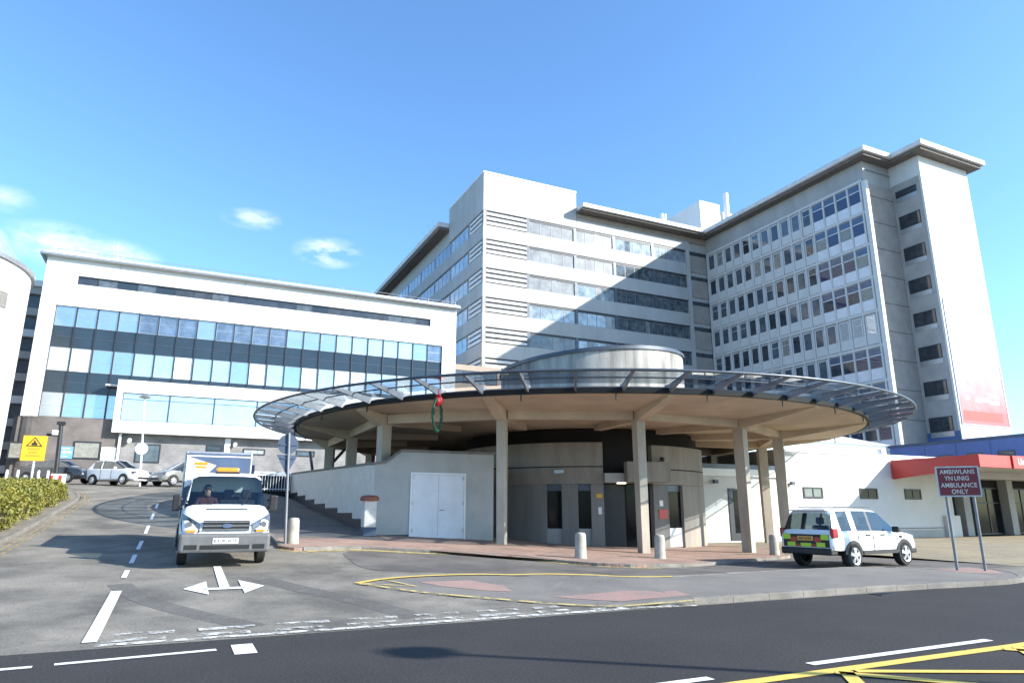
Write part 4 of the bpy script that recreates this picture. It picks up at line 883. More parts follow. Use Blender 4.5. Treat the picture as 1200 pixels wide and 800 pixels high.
# lamp posts
bp = tag(empty('lamp_post', (-6.82, 50, h(-6.8, 50))), 'black lamp post with a floodlight arm in front of the brick wall', 'lamp post')
g = MB(); g.tube((-6.82, 50, 3), (-6.98, 50, 6.9), .13, 10); g.build('pole', M['black'], bp, smooth=40)
g = MB(); g.box(-7.2, -6.75, 49.85, 50.15, 6.85, 7.05); g.build('lamp_head', M['black'], bp); g = MB(); g.box(-7.65, -7.0, 49.95, 50.05, 6.15, 6.3); g.build('arm', M['black'], bp); g = MB(); g.box(-7.35, -7.05, 49.7, 49.95, 6.2, 6.5); g.build('floodlight', M['white_metal'], bp, bevel=.03)
wpst = tag(empty('lamp_post', (-2.2, 48.5, h(-2.2, 48.5))), 'slim white lamp post with a round plate standing behind the white hatchback', 'lamp post')
g = MB(); g.tube((-2.2, 48.5, 3.1), (-2.55, 48.5, 8.6), .06, 10); g.build('pole', M['white_metal'], wpst, smooth=40)
g = MB(); g.lathe([(0, 0), (.3, .02), (.34, .1), (.1, .22), (0, .23)], (-2.55, 48.5, 8.6), 16); g.build('lamp_head', M['steel'], wpst, smooth=40)
g = MB(); g.tube((-2.36, 48.38, 5.45), (-2.36, 48.42, 5.45), .36, 24); g.build('round_plate', M['white_sign'], wpst, smooth=40)
# signs on the brick wall
for (nm, a0, a1, z0, z1, m, lab) in [('wall_sign', -8.6, -7.72, 5.62, 6.55, 'blue_sign', 'light blue direction sign on the grey brick wall beside the black lamp post'), ('notice_board', -5.85, -4.8, 5.6, 6.6, 'white_sign', 'plain white notice board on the grey brick wall right of its window')]:
    o = tag(empty(nm, ((a0+a1)/2, 62.9, z0)), lab, 'sign'); g = MB(); g.box(a0, a1, 62.83, 62.88, z0, z1); g.build('board', M[m], o)
    if nm == 'wall_sign':
        g = MB(); g.box(a0+.3, a1-.1, 62.815, 62.83, z0+.45, z0+.56); g.face([(a0+.12, 62.82, z0+.5), (a0+.36, 62.82, z0+.34), (a0+.36, 62.82, z0+.67)]); g.box(a0+.12, a1-.2, 62.815, 62.83, z0+.75, z0+.81); g.box(a0+.2, a1-.3, 62.815, 62.83, z0+.15, z0+.21); g.build('arrow_mark', M['white_sign'], o)
fn = tag(empty('railing', (6, 46.6, 2.9)), 'white metal railing at the head of the ramp behind the white van', 'railing')
g = MB()
for k in range(22): g.tube((2.8+k*.17, 46.3, h(3, 46)), (2.8+k*.17, 46.3, h(3, 46)+1.1), .018, 6)
g.build('balusters', M['white_metal'], fn); g = MB(); g.path([(2.8, 46.3, h(3, 46)+1.1), (6.4, 46.3, h(3, 46)+1.1)], .03, 6); g.path([(2.8, 46.3, h(3, 46)+.12), (6.4, 46.3, h(3, 46)+.12)], .025, 6); g.build('rail', M['white_metal'], fn)
# street lamp standing on the near pavement, right of the view; only its shadow falls across the road
sl = tag(empty('street_lamp', (14.9, -1.75, .12)), 'tall grey street lamp on the near pavement whose shadow crosses the road', 'lamp post')
g = MB(); g.tube((14.9, -1.75, .1), (14.9, -1.75, 8.0), .11, 12, .06); g.build('pole', M['steel'], sl, smooth=40)
g = MB(); g.lathe([(0, 0), (.2, .02), (.36, .14), (.36, .22), (.2, .36), (0, .4)], (14.9, -1.75, 8.0), 20); g.build('lamp_head', M['steel'], sl, smooth=40)

gd = tag(empty('drain_grate', (13.35, 10.2, .01)), 'dark iron drain grate in the road against the island kerb', 'drain')
g = MB(); g.box(13.1, 13.6, 10.02, 10.34, .0, .012); g.build('frame', M['black'], gd); g = MB()
for k in range(6): g.box(13.13+k*.08, 13.16+k*.08, 10.05, 10.31, .0125, .018)
g.build('bars', M['steel_dark'], gd)
# wreath hanging from the rim of the canopy
wr = tag(empty('hanging_wreath', (8.2, 21.0, 5.0)), 'green ring wreath with a red bow hanging from the rim of the round canopy', 'decoration')
aw = atan2(-.86, -.51)
d = Vector((cos(radians(221)), sin(radians(221)), 0)); pw_ = cr+d*14.75; wr.location = (pw_.x, pw_.y, 5.5)
side = Vector((-d.y, d.x, 0)); ax = Vector((.647, .759, 0)).normalized()
def ring(c, R0, r0, n=28, m_=8, sq=.62):
    g = MB(); vs = []
    for i in range(n):
        a = 2*pi*i/n
        for j in range(m_):
            b = 2*pi*j/m_; rr = r0*(1+.25*sin(i*7.3)+.15*sin(i*3.1+j)); q = Vector(c)+ax*(R0*sq+rr*cos(b))*cos(a)+Vector((0, 0, (R0+rr*cos(b))*sin(a)))+ax.cross(Vector((0, 0, 1)))*rr*sin(b); vs.append(q)
    g.mesh(vs, [(i*m_+j, ((i+1) % n)*m_+j, ((i+1) % n)*m_+(j+1) % m_, i*m_+(j+1) % m_) for i in range(n) for j in range(m_)]); return g
ring((pw_.x, pw_.y, 4.93), .55, .05, sq=.75).build('ring', M['wreath'], wr, smooth=60)
g = MB(); b0 = pw_+Vector((0, 0, 5.45))+ax*.08
for s in (-1, 1):
    g.lathe([(0, -.2), (.1, -.12), (.13, 0), (.08, .14), (0, .17)], b0+ax*s*.1+Vector((0, 0, .03*s)), 12)
g.lathe([(0, -.09), (.08, 0), (0, .09)], b0+Vector((0, 0, .2)), 10); g.tube(b0+Vector((0, 0, .2)), b0+Vector((0, 0, .42)), .03, 6); g.build('bow', M['red_bow'], wr, smooth=60)

# ------------------------------------------------------------------ hedge: woody core wrapped in thousands of small leaves
hg = tag(empty('hedge', (-6, 31, h(-6, 31))), 'clipped yellow-green hedge bulging along the driveway kerb at the left edge', 'hedge')
def hz(v): return lerp(v, [20, 25, 37, 40.5], [1.05, 1.12, .95, .55])
g = MB(); core = []
ring_n = 10
stv = [19.5+i*.7 for i in range(30)]
def hedge_sec(v, sc):
    top = hz(v); wob = .13*sin(v*1.7)+.09*sin(v*3.9+1)+.06*sin(v*6.3)
    cx = -6.2; hw = 1.5+wob
    if v > 37: hw *= sqrt(max(.05, 1-((v-37)/3.2)**2)); 
    pts = []
    for i in range(ring_n+1):
        a = pi*i/ring_n; ca, sa = cos(a), sin(a); x = cx+hw*sc*math.copysign(abs(ca)**.5, ca); z = h(cx, v)+.1+top*sc*(abs(sa)**.5)*(1+.05*sin(v*2.3+i)); pts.append((x, z))
    return pts
secs = [hedge_sec(v, .86) for v in stv]
vs = [(x, v, z) for v, s in zip(stv, secs) for x, z in s]; k = ring_n+1
g.mesh(vs, [(i*k+j, (i+1)*k+j, (i+1)*k+j+1, i*k+j+1) for i in range(len(stv)-1) for j in range(ring_n)]); g.build('core', M['twig'], hg)
g = MB(); rnd = random.Random(3)
for _ in range(48000):
    v = rnd.uniform(19.6, 39.8); s = hedge_sec(v, rnd.uniform(.82, 1.05)); i = rnd.randrange(ring_n); t = rnd.random()
    if s[i][0] < -7.2 and rnd.random() < .7: continue
    x = s[i][0]*(1-t)+s[i+1][0]*t; z = s[i][1]*(1-t)+s[i+1][1]*t; c = Vector((x, v, z))
    if sin(v*5.1+x*6+z*4)+sin(x*9-z*7+v*2) < -1.25: continue
    n1 = Vector((rnd.uniform(-1, 1), rnd.uniform(-1, 1), rnd.uniform(-.3, 1))).normalized(); a = n1.orthogonal().normalized(); b = n1.cross(a); th = rnd.uniform(0, pi); e1 = a*cos(th)+b*sin(th); e2 = n1.cross(e1); l, w = rnd.uniform(.035, .065), rnd.uniform(.02, .034)
    g.face([c-e1*l, c+e2*w, c+e1*l, c-e2*w])
g.build('leaves', M['leaf'], hg)

# ------------------------------------------------------------------ vehicles: bodies lofted from cross-sections
def ring_pts(st):
    x, zs, zb, zr, ws, wb, wt = st
    half = [(0, zs), (ws*.82, zs), (ws*.97, zs+.09), (ws, zs+.5*(zb-zs)), (wb, zb), (wb-.035, zb+min(.03, (zr-zb)*.3)), (wt+.03, zr-min(.09, (zr-zb)*.35)), (wt-.10, zr-min(.018, (zr-zb)*.1)), (wt*.5, zr-.003), (0, zr)]
    return half
def loft(stations, glass, root, paint, parts, trim=None):
    """stations: cross sections from rear to front; glass: {(interval, segment): part name}; the faces not in glass form the body"""
    H = [ring_pts(s) for s in stations]; nseg = 9; body = MB(); gl = {}
    for i in range(len(H)-1):
        for s in range(nseg):
            for sd in (-1, 1):
                q = [(stations[i][0], sd*H[i][s][0], H[i][s][1]), (stations[i+1][0], sd*H[i+1][s][0], H[i+1][s][1]), (stations[i+1][0], sd*H[i+1][s+1][0], H[i+1][s+1][1]), (stations[i][0], sd*H[i][s+1][0], H[i][s+1][1])]
                if sd < 0: q = q[::-1]
                key = glass.get((i, s))
                if key: gl.setdefault(key if key in ('windscreen', 'rear_window') else (key, sd, i), []).append(q)
                else: body.use(trim if (trim and s <= 1) else paint).face(q)
    for i, fl in ((0, 1), (len(H)-1, 0)):
        ring_ = [(stations[i][0], y, z) for y, z in H[i]]+[(stations[i][0], -y, z) for y, z in H[i][-2:0:-1]]
        body.use(paint).face(ring_ if not fl else ring_[::-1])
    b = body.build('body', None, root, smooth=38, local=True, merge=True)
    for key, qs in gl.items():
        g = MB()
        for q in qs: g.face(q)
        nm = key if isinstance(key, str) else key[0]; g.build(nm, M['black'] if nm == 'pillar_trim' else parts, root, smooth=30, local=True)
    return b
def wheel(root, x, y, r, w, sd, rim_m, spokes=5, arch=True, arch_m=None):
    g = MB(); g.lathe([(r*.62, -w*.5), (r*.93, -w*.5), (r, -w*.36), (r, w*.36), (r*.93, w*.5), (r*.62, w*.5)], (0, 0, 0), 32)
    Rm = Matrix.Rotation(pi/2, 3, 'X')
    g.v = [tuple(Rm @ Vector(p)+Vector((x, y, r))) for p in g.v]; wl = g.build('wheel', M['tyre'], root, smooth=40, local=True)
    g = MB().use(M['black']); g.lathe([(0, 0), (r*.64, 0)], (0, 0, .0), 24); g.use(rim_m); g.lathe([(r*.56, .02), (r*.65, .035), (r*.66, -.05), (r*.6, -.05)], (0, 0, 0), 28); g.lathe([(0, .05), (r*.14, .05), (r*.16, .0)], (0, 0, 0), 14)
    for k in range(spokes):
        a = 2*pi*k/spokes+.3; c_, s_ = cos(a), sin(a); w2 = r*.10
        p = [(r*.1*c_+s_*w2, r*.1*s_-c_*w2, .045), (r*.1*c_-s_*w2, r*.1*s_+c_*w2, .045), (r*.6*c_-s_*w2*1.5, r*.6*s_+c_*w2*1.5, .03), (r*.6*c_+s_*w2*1.5, r*.6*s_-c_*w2*1.5, .03)]
        g.face(p); g.face([p[0], p[3], (p[3][0], p[3][1], 0), (p[0][0], p[0][1], 0)]); g.face([p[2], p[1], (p[1][0], p[1][1], 0), (p[2][0], p[2][1], 0)])
    Rw = Matrix.Rotation(-sd*pi/2, 3, 'X'); off = Vector((x, y+sd*w*.44, r))
    g.v = [tuple(Rw @ Vector(p)+off) for p in g.v]; g.build('rim', None, wl, local=True)
    return wl
def arch(root, x, y, r, R, sd, zmin, m, t=.02):
    g = MB(); n = 20; a0 = math.asin(max(-1, (zmin-r)/R)); pts = [(x+R*cos(a), r+R*sin(a)) for a in [a0+(pi-2*a0)*i/n for i in range(n+1)]]
    g.mesh([(px, y+sd*t, pz) for px, pz in pts]+[(px, y-sd*.25, pz) for px, pz in pts], [tuple(range(n+1))]+[(i, i+1, n+2+i, n+1+i) for i in range(n)]); return g.build('wheel_arch', m, root, local=True)
def lbox(root, name, m, *b, bevel=0): g = MB(); g.box(*b); return g.build(name, m, root, local=True, bevel=bevel)
def mirror(root, x, y, z, sd, m, s=1.):
    g = MB(); g.rbox((x, y+sd*.13*s, z), .06*s, .11*s, .09*s, Matrix.Identity(3)); g.tube((x, y-.02*sd, z-.05), (x, y+sd*.1, z-.03), .025, 6); return g.build('mirror', m, root, local=True, bevel=.02)

# --- white rapid-response off-roader
def offroader():
    r = empty('offroader'); 
    st = [(-2.25, .50, .93, .99, .83, .83, .76), (-2.19, .46, 1.0, 1.06, .89, .88, .80), (-2.14, .45, 1.02, 1.12, .91, .89, .80), (-1.98, .44, 1.04, 1.60, .92, .90, .70), (-1.90, .44, 1.05, 1.70, .93, .905, .69), (-1.78, .44, 1.05, 1.725, .935, .91, .69), (-1.26, .42, 1.05, 1.75, .94, .915, .70), (-1.02, .42, 1.05, 1.75, .94, .915, .70),
          (-.34, .42, 1.04, 1.745, .94, .915, .70), (-.24, .42, 1.04, 1.74, .94, .915, .70), (.30, .42, 1.03, 1.70, .94, .91, .69), (.42, .42, 1.02, 1.66, .94, .91, .68), (1.08, .42, 1.0, 1.10, .94, .90, .74), (1.16, .42, 1.0, 1.075, .94, .895, .74), (1.7, .42, .95, 1.02, .925, .87, .7), (2.02, .42, .90, .96, .88, .83, .66), (2.18, .40, .78, .84, .80, .76, .6), (2.25, .42, .68, .72, .72, .68, .54)]
    gl = {(2, 7): 'rear_window', (2, 8): 'rear_window', (2, 6): 'rear_window', (5, 5): 'quarter_window', (7, 5): 'side_window', (8, 5): 'pillar_trim', (9, 5): 'side_window', (10, 5): 'side_window', (11, 6): 'windscreen', (11, 7): 'windscreen', (11, 8): 'windscreen', (11, 5): 'side_window'}
    loft(st, gl, r, M['car_white'], M['carglass'], M['black'])
    for x in (-1.33, 1.33):
        for sd in (-1, 1): arch(r, x, sd*.925, .36, .45, sd, .42, M['black']); wheel(r, x, sd*.83, .37, .23, sd, M['alloy'], 5)
    lbox(r, 'rear_bumper', M['black'], -2.32, -2.0, -.86, .86, .40, .60, bevel=.04)
    lbox(r, 'front_bumper', M['black'], 2.0, 2.29, -.78, .78, .36, .55, bevel=.04)
    for sd in (-1, 1):
        lbox(r, 'sill_trim', M['black'], -.9, .9, sd*.945-.02, sd*.945+.02, .40, .50)
        lbox(r, 'tail_light', M['red_lens'], -2.24, -1.98, sd*.86-.06, sd*.86+.06, .88, 1.16, bevel=.03)
        lbox(r, 'headlight', M['lamp_lens'], 1.95, 2.17, sd*.66-.14, sd*.66+.14, .72, .9, bevel=.03)
        mirror(r, .78, sd*.92, 1.1, sd, M['black'])
        lbox(r, 'roof_rail', M['steel_dark'], -1.6, .2, sd*.62-.015, sd*.62+.015, 1.75, 1.79)
        for x in (-.55, .22): lbox(r, 'door_handle', M['black'], x-.1, x+.1, sd*.94-.02, sd*.94+.02, .93, .97)
        g = MB()
        for x in (-1.05, -.29, .98): g.box(x-.008, x+.008, sd*.938-.006, sd*.938+.006, .5, 1.02)
        g.build('door_gap', M['black'], r, local=True)
        lbox(r, 'wing_vent', M['black'], 1.12, 1.26, sd*.915-.02, sd*.915+.02, .84, .92)
    lbox(r, 'tailgate_panel', M['black'], -2.262, -2.24, -.78, .78, .62, .985)
    for a0, a1, z0, z1, m in [(-.77, -.52, .83, .98, 'lime'), (.52, .77, .83, .98, 'lime'), (-.64, -.36, .63, .75, 'lime'), (.36, .64, .63, .75, 'lime'), (-.52, -.3, .76, .9, 'red_strip'), (.3, .52, .76, .9, 'red_strip'), (-.18, .18, .63, .73, 'lime'), (-.34, -.2, .63, .7, 'red_strip'), (.2, .34, .63, .7, 'red_strip')]:
        g = MB(); g.box(-2.27, -2.263, a0, a1, z0, z1); g.build('lime_panel' if m == 'lime' else 'red_panel', M[m], r, local=True)
    p = lbox(r, 'number_plate', M['plate_y'], -2.285, -2.271, -.27, .27, .80, .93)
    g = MB(); x = -.2
    for k in range(7): g.box(-2.29, -2.286, x, x+.035, .835, .895); x += .058+(.03 if k == 3 else 0)
    g.build('plate_marks', M['rust'], p, local=True)
    lbox(r, 'roof_spoiler', M['car_white'], -2.08, -1.86, -.62, .62, 1.66, 1.70, bevel=.015)
    for x in (-.95, .15):
        for y in (-.37, .37): g = MB(); g.box(x-.12, x+.12, y-.24, y+.24, .6, 1.22); g.box(x-.06, x+.06, y-.13, y+.13, 1.25, 1.47); g.build('seat', M['seat'], r, local=True, bevel=.05)
    lbox(r, 'dashboard', M['black'], .6, 1.0, -.78, .78, .7, 1.0, bevel=.04)
    lbox(r, 'load_floor', M['seat'], -2.1, 1.0, -.78, .78, .58, .64)
    return r
fr = tag(offroader(), 'white off-road response car with lime and red tailgate panels parked behind the traffic island', 'car')
fr.location = (19.42, 15.72, .02); fr.rotation_euler = (0, 0, radians(6))

# --- white tipper van with its driver
def tipper():
    r = empty('tipper_van')
    st = [(.22, .40, 1.25, 2.02, .96, .95, .74), (.30, .38, 1.25, 2.09, .975, .955, .77), (.42, .36, 1.25, 2.10, .98, .96, .78), (.52, .36, 1.25, 2.10, .98, .96, .78), (1.12, .34, 1.25, 2.08, .985, .96, .77), (1.24, .34, 1.25, 2.03, .985, .96, .765), (1.92, .34, 1.22, 1.38, .985, .955, .84), (2.0, .34, 1.2, 1.345, .985, .95, .83), (2.30, .34, 1.1, 1.22, .98, .94, .8), (2.48, .34, 1.0, 1.10, .96, .91, .78), (2.57, .36, .90, .98, .92, .87, .74), (2.62, .38, .82, .87, .86, .82, .7)]
    gl = {(3, 5): 'side_window', (4, 5): 'side_window', (5, 5): 'side_window', (5, 6): 'windscreen', (5, 7): 'windscreen', (5, 8): 'windscreen'}
    loft(st, gl, r, M['van_white'], M['windscreen'])
    for x, ys in ((1.75, .86), (-1.65, .86)):
        for sd in (-1, 1):
            if x > 0: arch(r, x, sd*.975, .34, .42, sd, .36, M['black'])
            wheel(r, x, sd*ys, .34, .2 if x > 0 else .3, sd, M['steel'], 6)
    lbox(r, 'bumper', M['bumper'], 2.3, 2.74, -.97, .97, .36, .78, bevel=.06)
    lbox(r, 'lower_grille', M['black'], 2.738, 2.752, -.52, .52, .44, .53)
    for y in (-.72, .72): lbox(r, 'fog_lamp', M['black'], 2.735, 2.75, y-.13, y+.13, .44, .54)
    gr = lbox(r, 'grille', M['black'], 2.56, 2.65, -.5, .5, .83, 1.06, bevel=.02)
    g = MB()
    for z in (.86, .945, 1.03): g.box(2.64, 2.67, -.5, .5, z-.014, z+.014)
    g.build('grille_bar', M['chrome'], gr, local=True)
    g = MB(); g.lathe([(0, .012), (.075, .012), (.085, 0)], n=20); g.v = [(2.67+z, x*1.25, .945+y*.62) for x, y, z in g.v]; g.build('badge', M['tipper_blue'], gr, local=True)
    for sd in (-1, 1):
        g = MB(); P = [(2.60, sd*.56, .80), (2.50, sd*.93, .80), (2.30, sd*.972, 1.0), (2.28, sd*.955, 1.2), (2.47, sd*.80, 1.13), (2.58, sd*.56, 1.0)]
        P = [Vector(p)+Vector((.045, 0, 0)) for p in P]; Q = [p-Vector((.2, 0, 0)) for p in P]; n = 6
        g.mesh(P+Q, [tuple(range(n)) if sd > 0 else tuple(range(n))[::-1]]+[(i, n+i, n+(i+1) % n, (i+1) % n) for i in range(n)]); hl = g.build('headlight', M['lamp_lens'], r, local=True, merge=True)
        g = MB(); g.tube((2.55, sd*.80, .96), (2.585, sd*.80, .96), .075, 14); g.build('reflector', M['chrome'], hl, local=True); g = MB(); g.box(2.60, 2.66, sd*.74-.1, sd*.74+.1, .81, .86); g.build('indicator', M['amber'], hl, local=True)
        g = MB(); g.rbox((1.55, sd*1.10, 1.40), .07, .09, .19, Matrix.Identity(3)); g.tube((1.5, sd*.95, 1.25), (1.55, sd*1.1, 1.3), .035, 6); g.tube((1.5, sd*.95, 1.45), (1.55, sd*1.1, 1.5), .03, 6); g.build('mirror', M['black'], r, local=True, bevel=.03)
        lbox(r, 'door_handle', M['black'], .55, .72, sd*.98-.015, sd*.98+.02, 1.1, 1.14)
    for sd in (-1, 1):
        g = MB(); g.tube((2.02, sd*.1+.25*sd, 1.36), (1.6, sd*.55, 1.74), .012, 5); g.build('wiper', M['black'], r, local=True)
    lbox(r, 'bonnet_slot', M['black'], 2.16, 2.2, -.46, .46, 1.285, 1.3)
    pl = lbox(r, 'number_plate', M['white_sign'], 2.742, 2.757, -.27, .27, .56, .68)
    text('BX08 WEF', .105, 'lettering', M['black'], pl, (2.758, 0, .62), (pi/2, 0, pi/2), .001)
    # amber beacon bar
    lbox(r, 'beacon_base', M['black'], .78, .95, -.28, .28, 2.09, 2.13)
    bcn = lbox(r, 'beacon', M['amber'], .76, .97, -.27, .27, 2.13, 2.24, bevel=.04)
    # chassis and tipper body
    lbox(r, 'chassis', M['black'], -2.6, .3, -.45, .45, .45, .65)
    tb = lbox(r, 'tipper_floor', M['steel'], -2.7, .1, -1.0, 1.0, .78, .92)
    g = MB(); g.box(.04, .1, -1.0, .60, .92, 2.58); g.build('headboard', M['tipper_blue'], r, local=True)
    g = MB(); g.face([(.107, -.97, 2.5), (.107, -.97, 1.7), (.107, -.6, 1.9), (.107, -.25, 2.28)]); g.box(.104, .112, -.98, .58, 2.5, 2.53); g.build('white_marking', M['white_sign'], r, local=True)
    g = MB(); g.box(.113, .118, -.78, -.46, 2.28, 2.36); g.box(.113, .118, -.74, -.5, 2.2, 2.26); g.build('orange_marking', M['amber'], r, local=True)
    for sd in (-1, 1):
        lbox(r, 'side_panel', M['tipper_blue'], -2.7, .03, sd*.99-.025, sd*.99+.025, .92, 2.45 if sd < 0 else 1.5)
        g = MB(); g.tube((.06, sd*.98 if sd < 0 else .6, .9), (.06, sd*.98 if sd < 0 else .6, 2.62), .04, 8); g.build('corner_post', M['steel'], r, local=True)
    lbox(r, 'tail_board', M['tipper_blue'], -2.72, -2.68, -.96, .96, .92, 2.3)
    g = MB(); g.tube((.06, -.98, 2.6), (.06, .6, 2.6), .035, 8); g.build('top_rail', M['steel'], r, local=True)
    # cab interior
    lbox(r, 'dashboard', M['seat'], 1.5, 2.0, -.86, .86, .95, 1.26, bevel=.05)
    for y, z in ((-.1, 0), (.5, 0)):
        g = MB(); g.box(1.55, 1.85, y-.16, y+.14, 1.262, 1.272); g.rbox((1.78, y, 1.3), .1, .17, .006, Matrix.Rotation(.5, 3, 'Y')); g.build('papers', M['paper'], r, local=True)
    for y in (-.42, .1, .52): g = MB(); g.box(.5, .66, y-.22, y+.22, .7, 1.42); g.box(.5, .62, y-.12, y+.12, 1.46, 1.68); g.box(.6, 1.1, y-.22, y+.22, .7, .86); g.build('seat', M['seat'], r, local=True, bevel=.04)
    lbox(r, 'cab_floor', M['seat'], .3, 2.0, -.9, .9, .5, .6); lbox(r, 'cab_back', M['seat'], .26, .31, -.85, .85, .6, 1.6)
    g = MB(); vs = []
    for i in range(20):
        a = 2*pi*i/20
        for j in range(6): b = 2*pi*j/6; rr = .19+.018*cos(b); vs.append((1.38-.6*rr*sin(a)*.6+.018*sin(b), -.42+rr*cos(a), 1.2+rr*sin(a)*.8))
    g.mesh(vs, [(i*6+j, ((i+1) % 20)*6+j, ((i+1) % 20)*6+(j+1) % 6, i*6+(j+1) % 6) for i in range(20) for j in range(6)]); g.build('steering_wheel', M['black'], r, local=True, smooth=60)
    return r
van = tag(tipper(), 'white tipper van with amber roof beacon and blue grey headboard on the driveway', 'van')
VLOC = Vector((1.08, 20.2, 0)); van.location = (VLOC.x, VLOC.y, h(1.08, 20.2)+.01)
slope = (h(1.08, 22)-h(1.08, 18))/4; van.rotation_euler = (0, math.atan(slope), radians(-90))

# driver: one continuous skinned figure seated behind the wheel (local van coordinates, then placed like the van)
def driver():
    J = {'pelvis': (.82, -.42, .98), 'waist': (.80, -.42, 1.14), 'chest': (.80, -.42, 1.34), 'neck': (.84, -.42, 1.5), 'head0': (.87, -.42, 1.6), 'head': (.885, -.42, 1.7), 'ls': (.82, -.22, 1.42), 'le': (.98, -.16, 1.2), 'lw': (1.2, -.26, 1.27), 'lh': (1.28, -.28, 1.31), 'rs': (.82, -.62, 1.42), 're': (.98, -.69, 1.2), 'rw': (1.2, -.58, 1.27), 'rh': (1.28, -.56, 1.31), 'lk': (1.28, -.30, 1.02), 'lf': (1.5, -.3, .68), 'rk': (1.28, -.55, 1.02), 'rf': (1.5, -.55, .68)}
    E2 = [('pelvis', 'waist'), ('waist', 'chest'), ('chest', 'neck'), ('neck', 'head0'), ('head0', 'head'), ('chest', 'ls'), ('ls', 'le'), ('le', 'lw'), ('lw', 'lh'), ('chest', 'rs'), ('rs', 're'), ('re', 'rw'), ('rw', 'rh'), ('pelvis', 'lk'), ('lk', 'lf'), ('pelvis', 'rk'), ('rk', 'rf')]
    rad = {'pelvis': .15, 'waist': .14, 'chest': .15, 'neck': .055, 'head0': .085, 'head': .09, 'ls': .075, 'le': .05, 'lw': .035, 'lh': .04, 'rs': .075, 're': .05, 'rw': .035, 'rh': .04, 'lk': .075, 'lf': .05, 'rk': .075, 'rf': .05}
    ks = list(J); me = bpy.data.meshes.new('body'); me.from_pydata([J[k] for k in ks], [(ks.index(a), ks.index(b)) for a, b in E2], [])
    o = bpy.data.objects.new('person', me); COL.objects.link(o); m = o.modifiers.new('skin', 'SKIN'); s = o.modifiers.new('sub', 'SUBSURF'); s.levels = 2; s.render_levels = 2
    for k, d in zip(ks, me.skin_vertices[0].data): d.radius = (rad[k], rad[k]); d.use_root = (k == 'pelvis')
    bpy.context.view_layer.update()
    m2 = bpy.data.meshes.new_from_object(o.evaluated_get(bpy.context.evaluated_depsgraph_get())); o.modifiers.clear(); o.data = m2
    m2.materials.clear(); m2.materials.append(M['jacket']); m2.materials.append(M['skin'])
    for p in m2.polygons:
        c = p.center; p.use_smooth = True
        if c.z > 1.53 or (c.x > 1.22 and c.z > 1.2): p.material_index = 1
    g = MB(); g.lathe([(.0, .105), (.06, .09), (.098, .03), (.1, -.03)], (.868, -.42, 1.71), 18); g.build('hair', M['hair'], o, smooth=60, local=True)
    g = MB(); g.mesh([(.965, -.435, 1.66), (.965, -.405, 1.66), (.995, -.42, 1.655), (.968, -.42, 1.7)], [(0, 1, 2), (1, 3, 2), (3, 0, 2)]); g.build('nose', M['skin'], o, local=True)
    for y in (-.45, -.39):
        g = MB(); g.lathe([(0, -.007), (.009, 0), (0, .007)], (.962, y, 1.705), 8); g.build('eye', M['hair'], o, local=True)
    g = MB(); g.box(.957, .966, -.442, -.398, 1.628, 1.636); g.build('mouth', M['jacket'], o, local=True)
    for y in (-.515, -.325): g = MB(); g.rbox((.87, y, 1.68), .02, .01, .032, Matrix.Identity(3)); g.build('ear', M['skin'], o, local=True, bevel=.008)
    return o
dv = tag(driver(), 'driver in a maroon jacket sitting at the wheel of the white van', 'person')
dv.location = van.location; dv.rotation_euler = van.rotation_euler

# --- parked cars far up the driveway
def small_car(name, paint, st, gl, wheels, rr, dark=True):
    r = empty(name); loft(st, gl, r, paint, M['carglass_dark'], None)
    hwid = max(s[4] for s in st); x0, x1 = st[0][0], st[-1][0]
    for x in wheels:
        for sd in (-1, 1): arch(r, x, sd*(hwid-.01), rr, rr+.07, sd, st[5][1], M['black'], .012); wheel(r, x, sd*(hwid-.08), rr, .18, sd, M['alloy'], 7)
    for sd in (-1, 1):
        lbox(r, 'headlight', M['lamp_lens'], x1-.32, x1-.06, sd*.58-.13, sd*.58+.13, .62, .8, bevel=.03); lbox(r, 'tail_light', M['red_lens'], x0+.0, x0+.16, sd*.66-.1, sd*.66+.1, .76, .98, bevel=.03); mirror(r, .62, sd*(hwid-.02), 1.0, sd, paint, .8)
        g = MB()
        for x in (-.62, .25): g.box(x-.008, x+.008, sd*(hwid+.001)-.006, sd*(hwid+.001)+.006, .35, .9)
        g.build('door_gap', M['black'], r, local=True)
    lbox(r, 'grille', M['black'], x1-.03, x1+.012, -.4, .4, .33, .47); p = lbox(r, 'number_plate', M['white_sign'], x1+.012, x1+.02, -.26, .26, .48, .59)
    lbox(r, 'bumper', paint, x1-.2, x1+.005, -.62, .62, .24, .56, bevel=.05)
    return r
hatch_st = [(-1.92, .32, .80, .86, .74, .72, .62), (-1.84, .28, .92, .98, .81, .78, .66), (-1.78, .27, .94, 1.06, .82, .79, .66), (-1.5, .26, .95, 1.44, .83, .80, .58), (-1.38, .25, .95, 1.5, .835, .80, .59), (-.72, .25, .94, 1.55, .84, .80, .6), (-.62, .25, .94, 1.555, .84, .80, .6), (.0, .25, .93, 1.53, .84, .80, .6), (.2, .25, .92, 1.48, .84, .80, .58), (1.1-.02, .25, .90, 1.0, .835, .79, .66), (1.18, .25, .89, .96, .83, .78, .66), (1.6, .25, .8, .86, .80, .74, .6), (1.85, .26, .66, .72, .72, .66, .5), (1.92, .3, .56, .6, .64, .6, .44)]
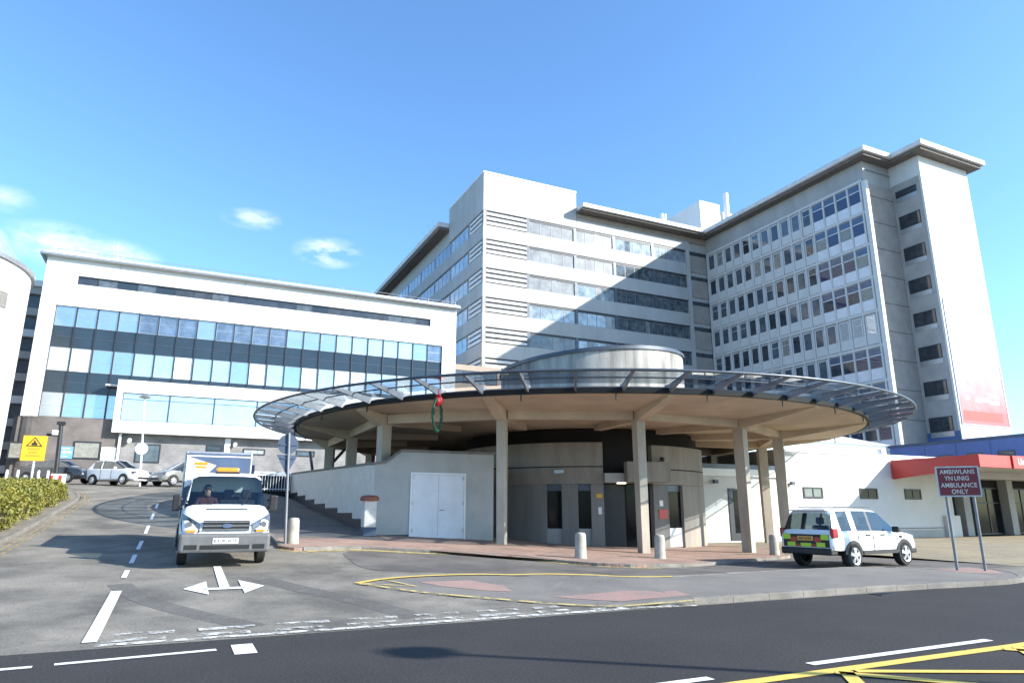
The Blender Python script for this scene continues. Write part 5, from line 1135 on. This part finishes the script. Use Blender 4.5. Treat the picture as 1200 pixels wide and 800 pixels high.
hatch_gl = {(2, 7): 'rear_window', (2, 8): 'rear_window', (4, 5): 'side_window', (6, 5): 'side_window', (7, 5): 'side_window', (8, 5): 'side_window', (8, 6): 'windscreen', (8, 7): 'windscreen', (8, 8): 'windscreen'}
sal_st = [(-2.25, .34, .82, .88, .74, .72, .62), (-2.18, .3, .92, .98, .82, .79, .66), (-2.0, .27, .95, 1.0, .84, .8, .68), (-1.55, .26, .97, 1.05, .86, .82, .68), (-1.0, .25, .97, 1.36, .865, .82, .56), (-.85, .25, .97, 1.4, .87, .83, .56), (-.28, .25, .96, 1.43, .87, .83, .58), (-.18, .25, .96, 1.43, .87, .83, .58), (.35, .25, .95, 1.41, .87, .83, .57), (.5, .25, .95, 1.38, .87, .83, .56), (1.2, .25, .93, 1.02, .865, .82, .68), (1.3, .25, .92, .98, .86, .81, .68), (1.85, .25, .82, .88, .83, .77, .62), (2.12, .27, .68, .74, .74, .68, .52), (2.2, .3, .56, .6, .66, .62, .46)]
sal_gl = {(3, 7): 'rear_window', (3, 8): 'rear_window', (3, 6): 'rear_window', (5, 5): 'side_window', (7, 5): 'side_window', (8, 5): 'side_window', (9, 5): 'side_window', (9, 6): 'windscreen', (9, 7): 'windscreen', (9, 8): 'windscreen', (4, 5): 'side_window'}
c1 = tag(small_car('parked_car', M['car_white'], hatch_st, hatch_gl, (-1.2, 1.22), .3), 'white hatchback parked in front of the grey brick wall, bonnet in the sun', 'car')
c1.location = (-3.45, 49.6, h(-3.5, 49.6)+.01); c1.rotation_euler = (0, 0, radians(-44))
c2 = tag(small_car('parked_car', M['car_black'], sal_st, sal_gl, (-1.35, 1.35), .31), 'black saloon car parked left of the white hatchback', 'car')
c2.location = (-7.0, 51.6, h(-7.0, 51.6)+.01); c2.rotation_euler = (0, 0, radians(-30))
c3 = tag(small_car('parked_car', M['car_grey'], hatch_st, hatch_gl, (-1.2, 1.22), .3), 'green grey hatchback half hidden behind the white van', 'car')
c3.location = (.15, 49.2, h(.15, 49.2)+.01); c3.rotation_euler = (0, 0, radians(215))
for c in (c1, c2, c3): c['group'] = 'cars parked by the brick wall'
for c in (c1, c2, c3):
    pass
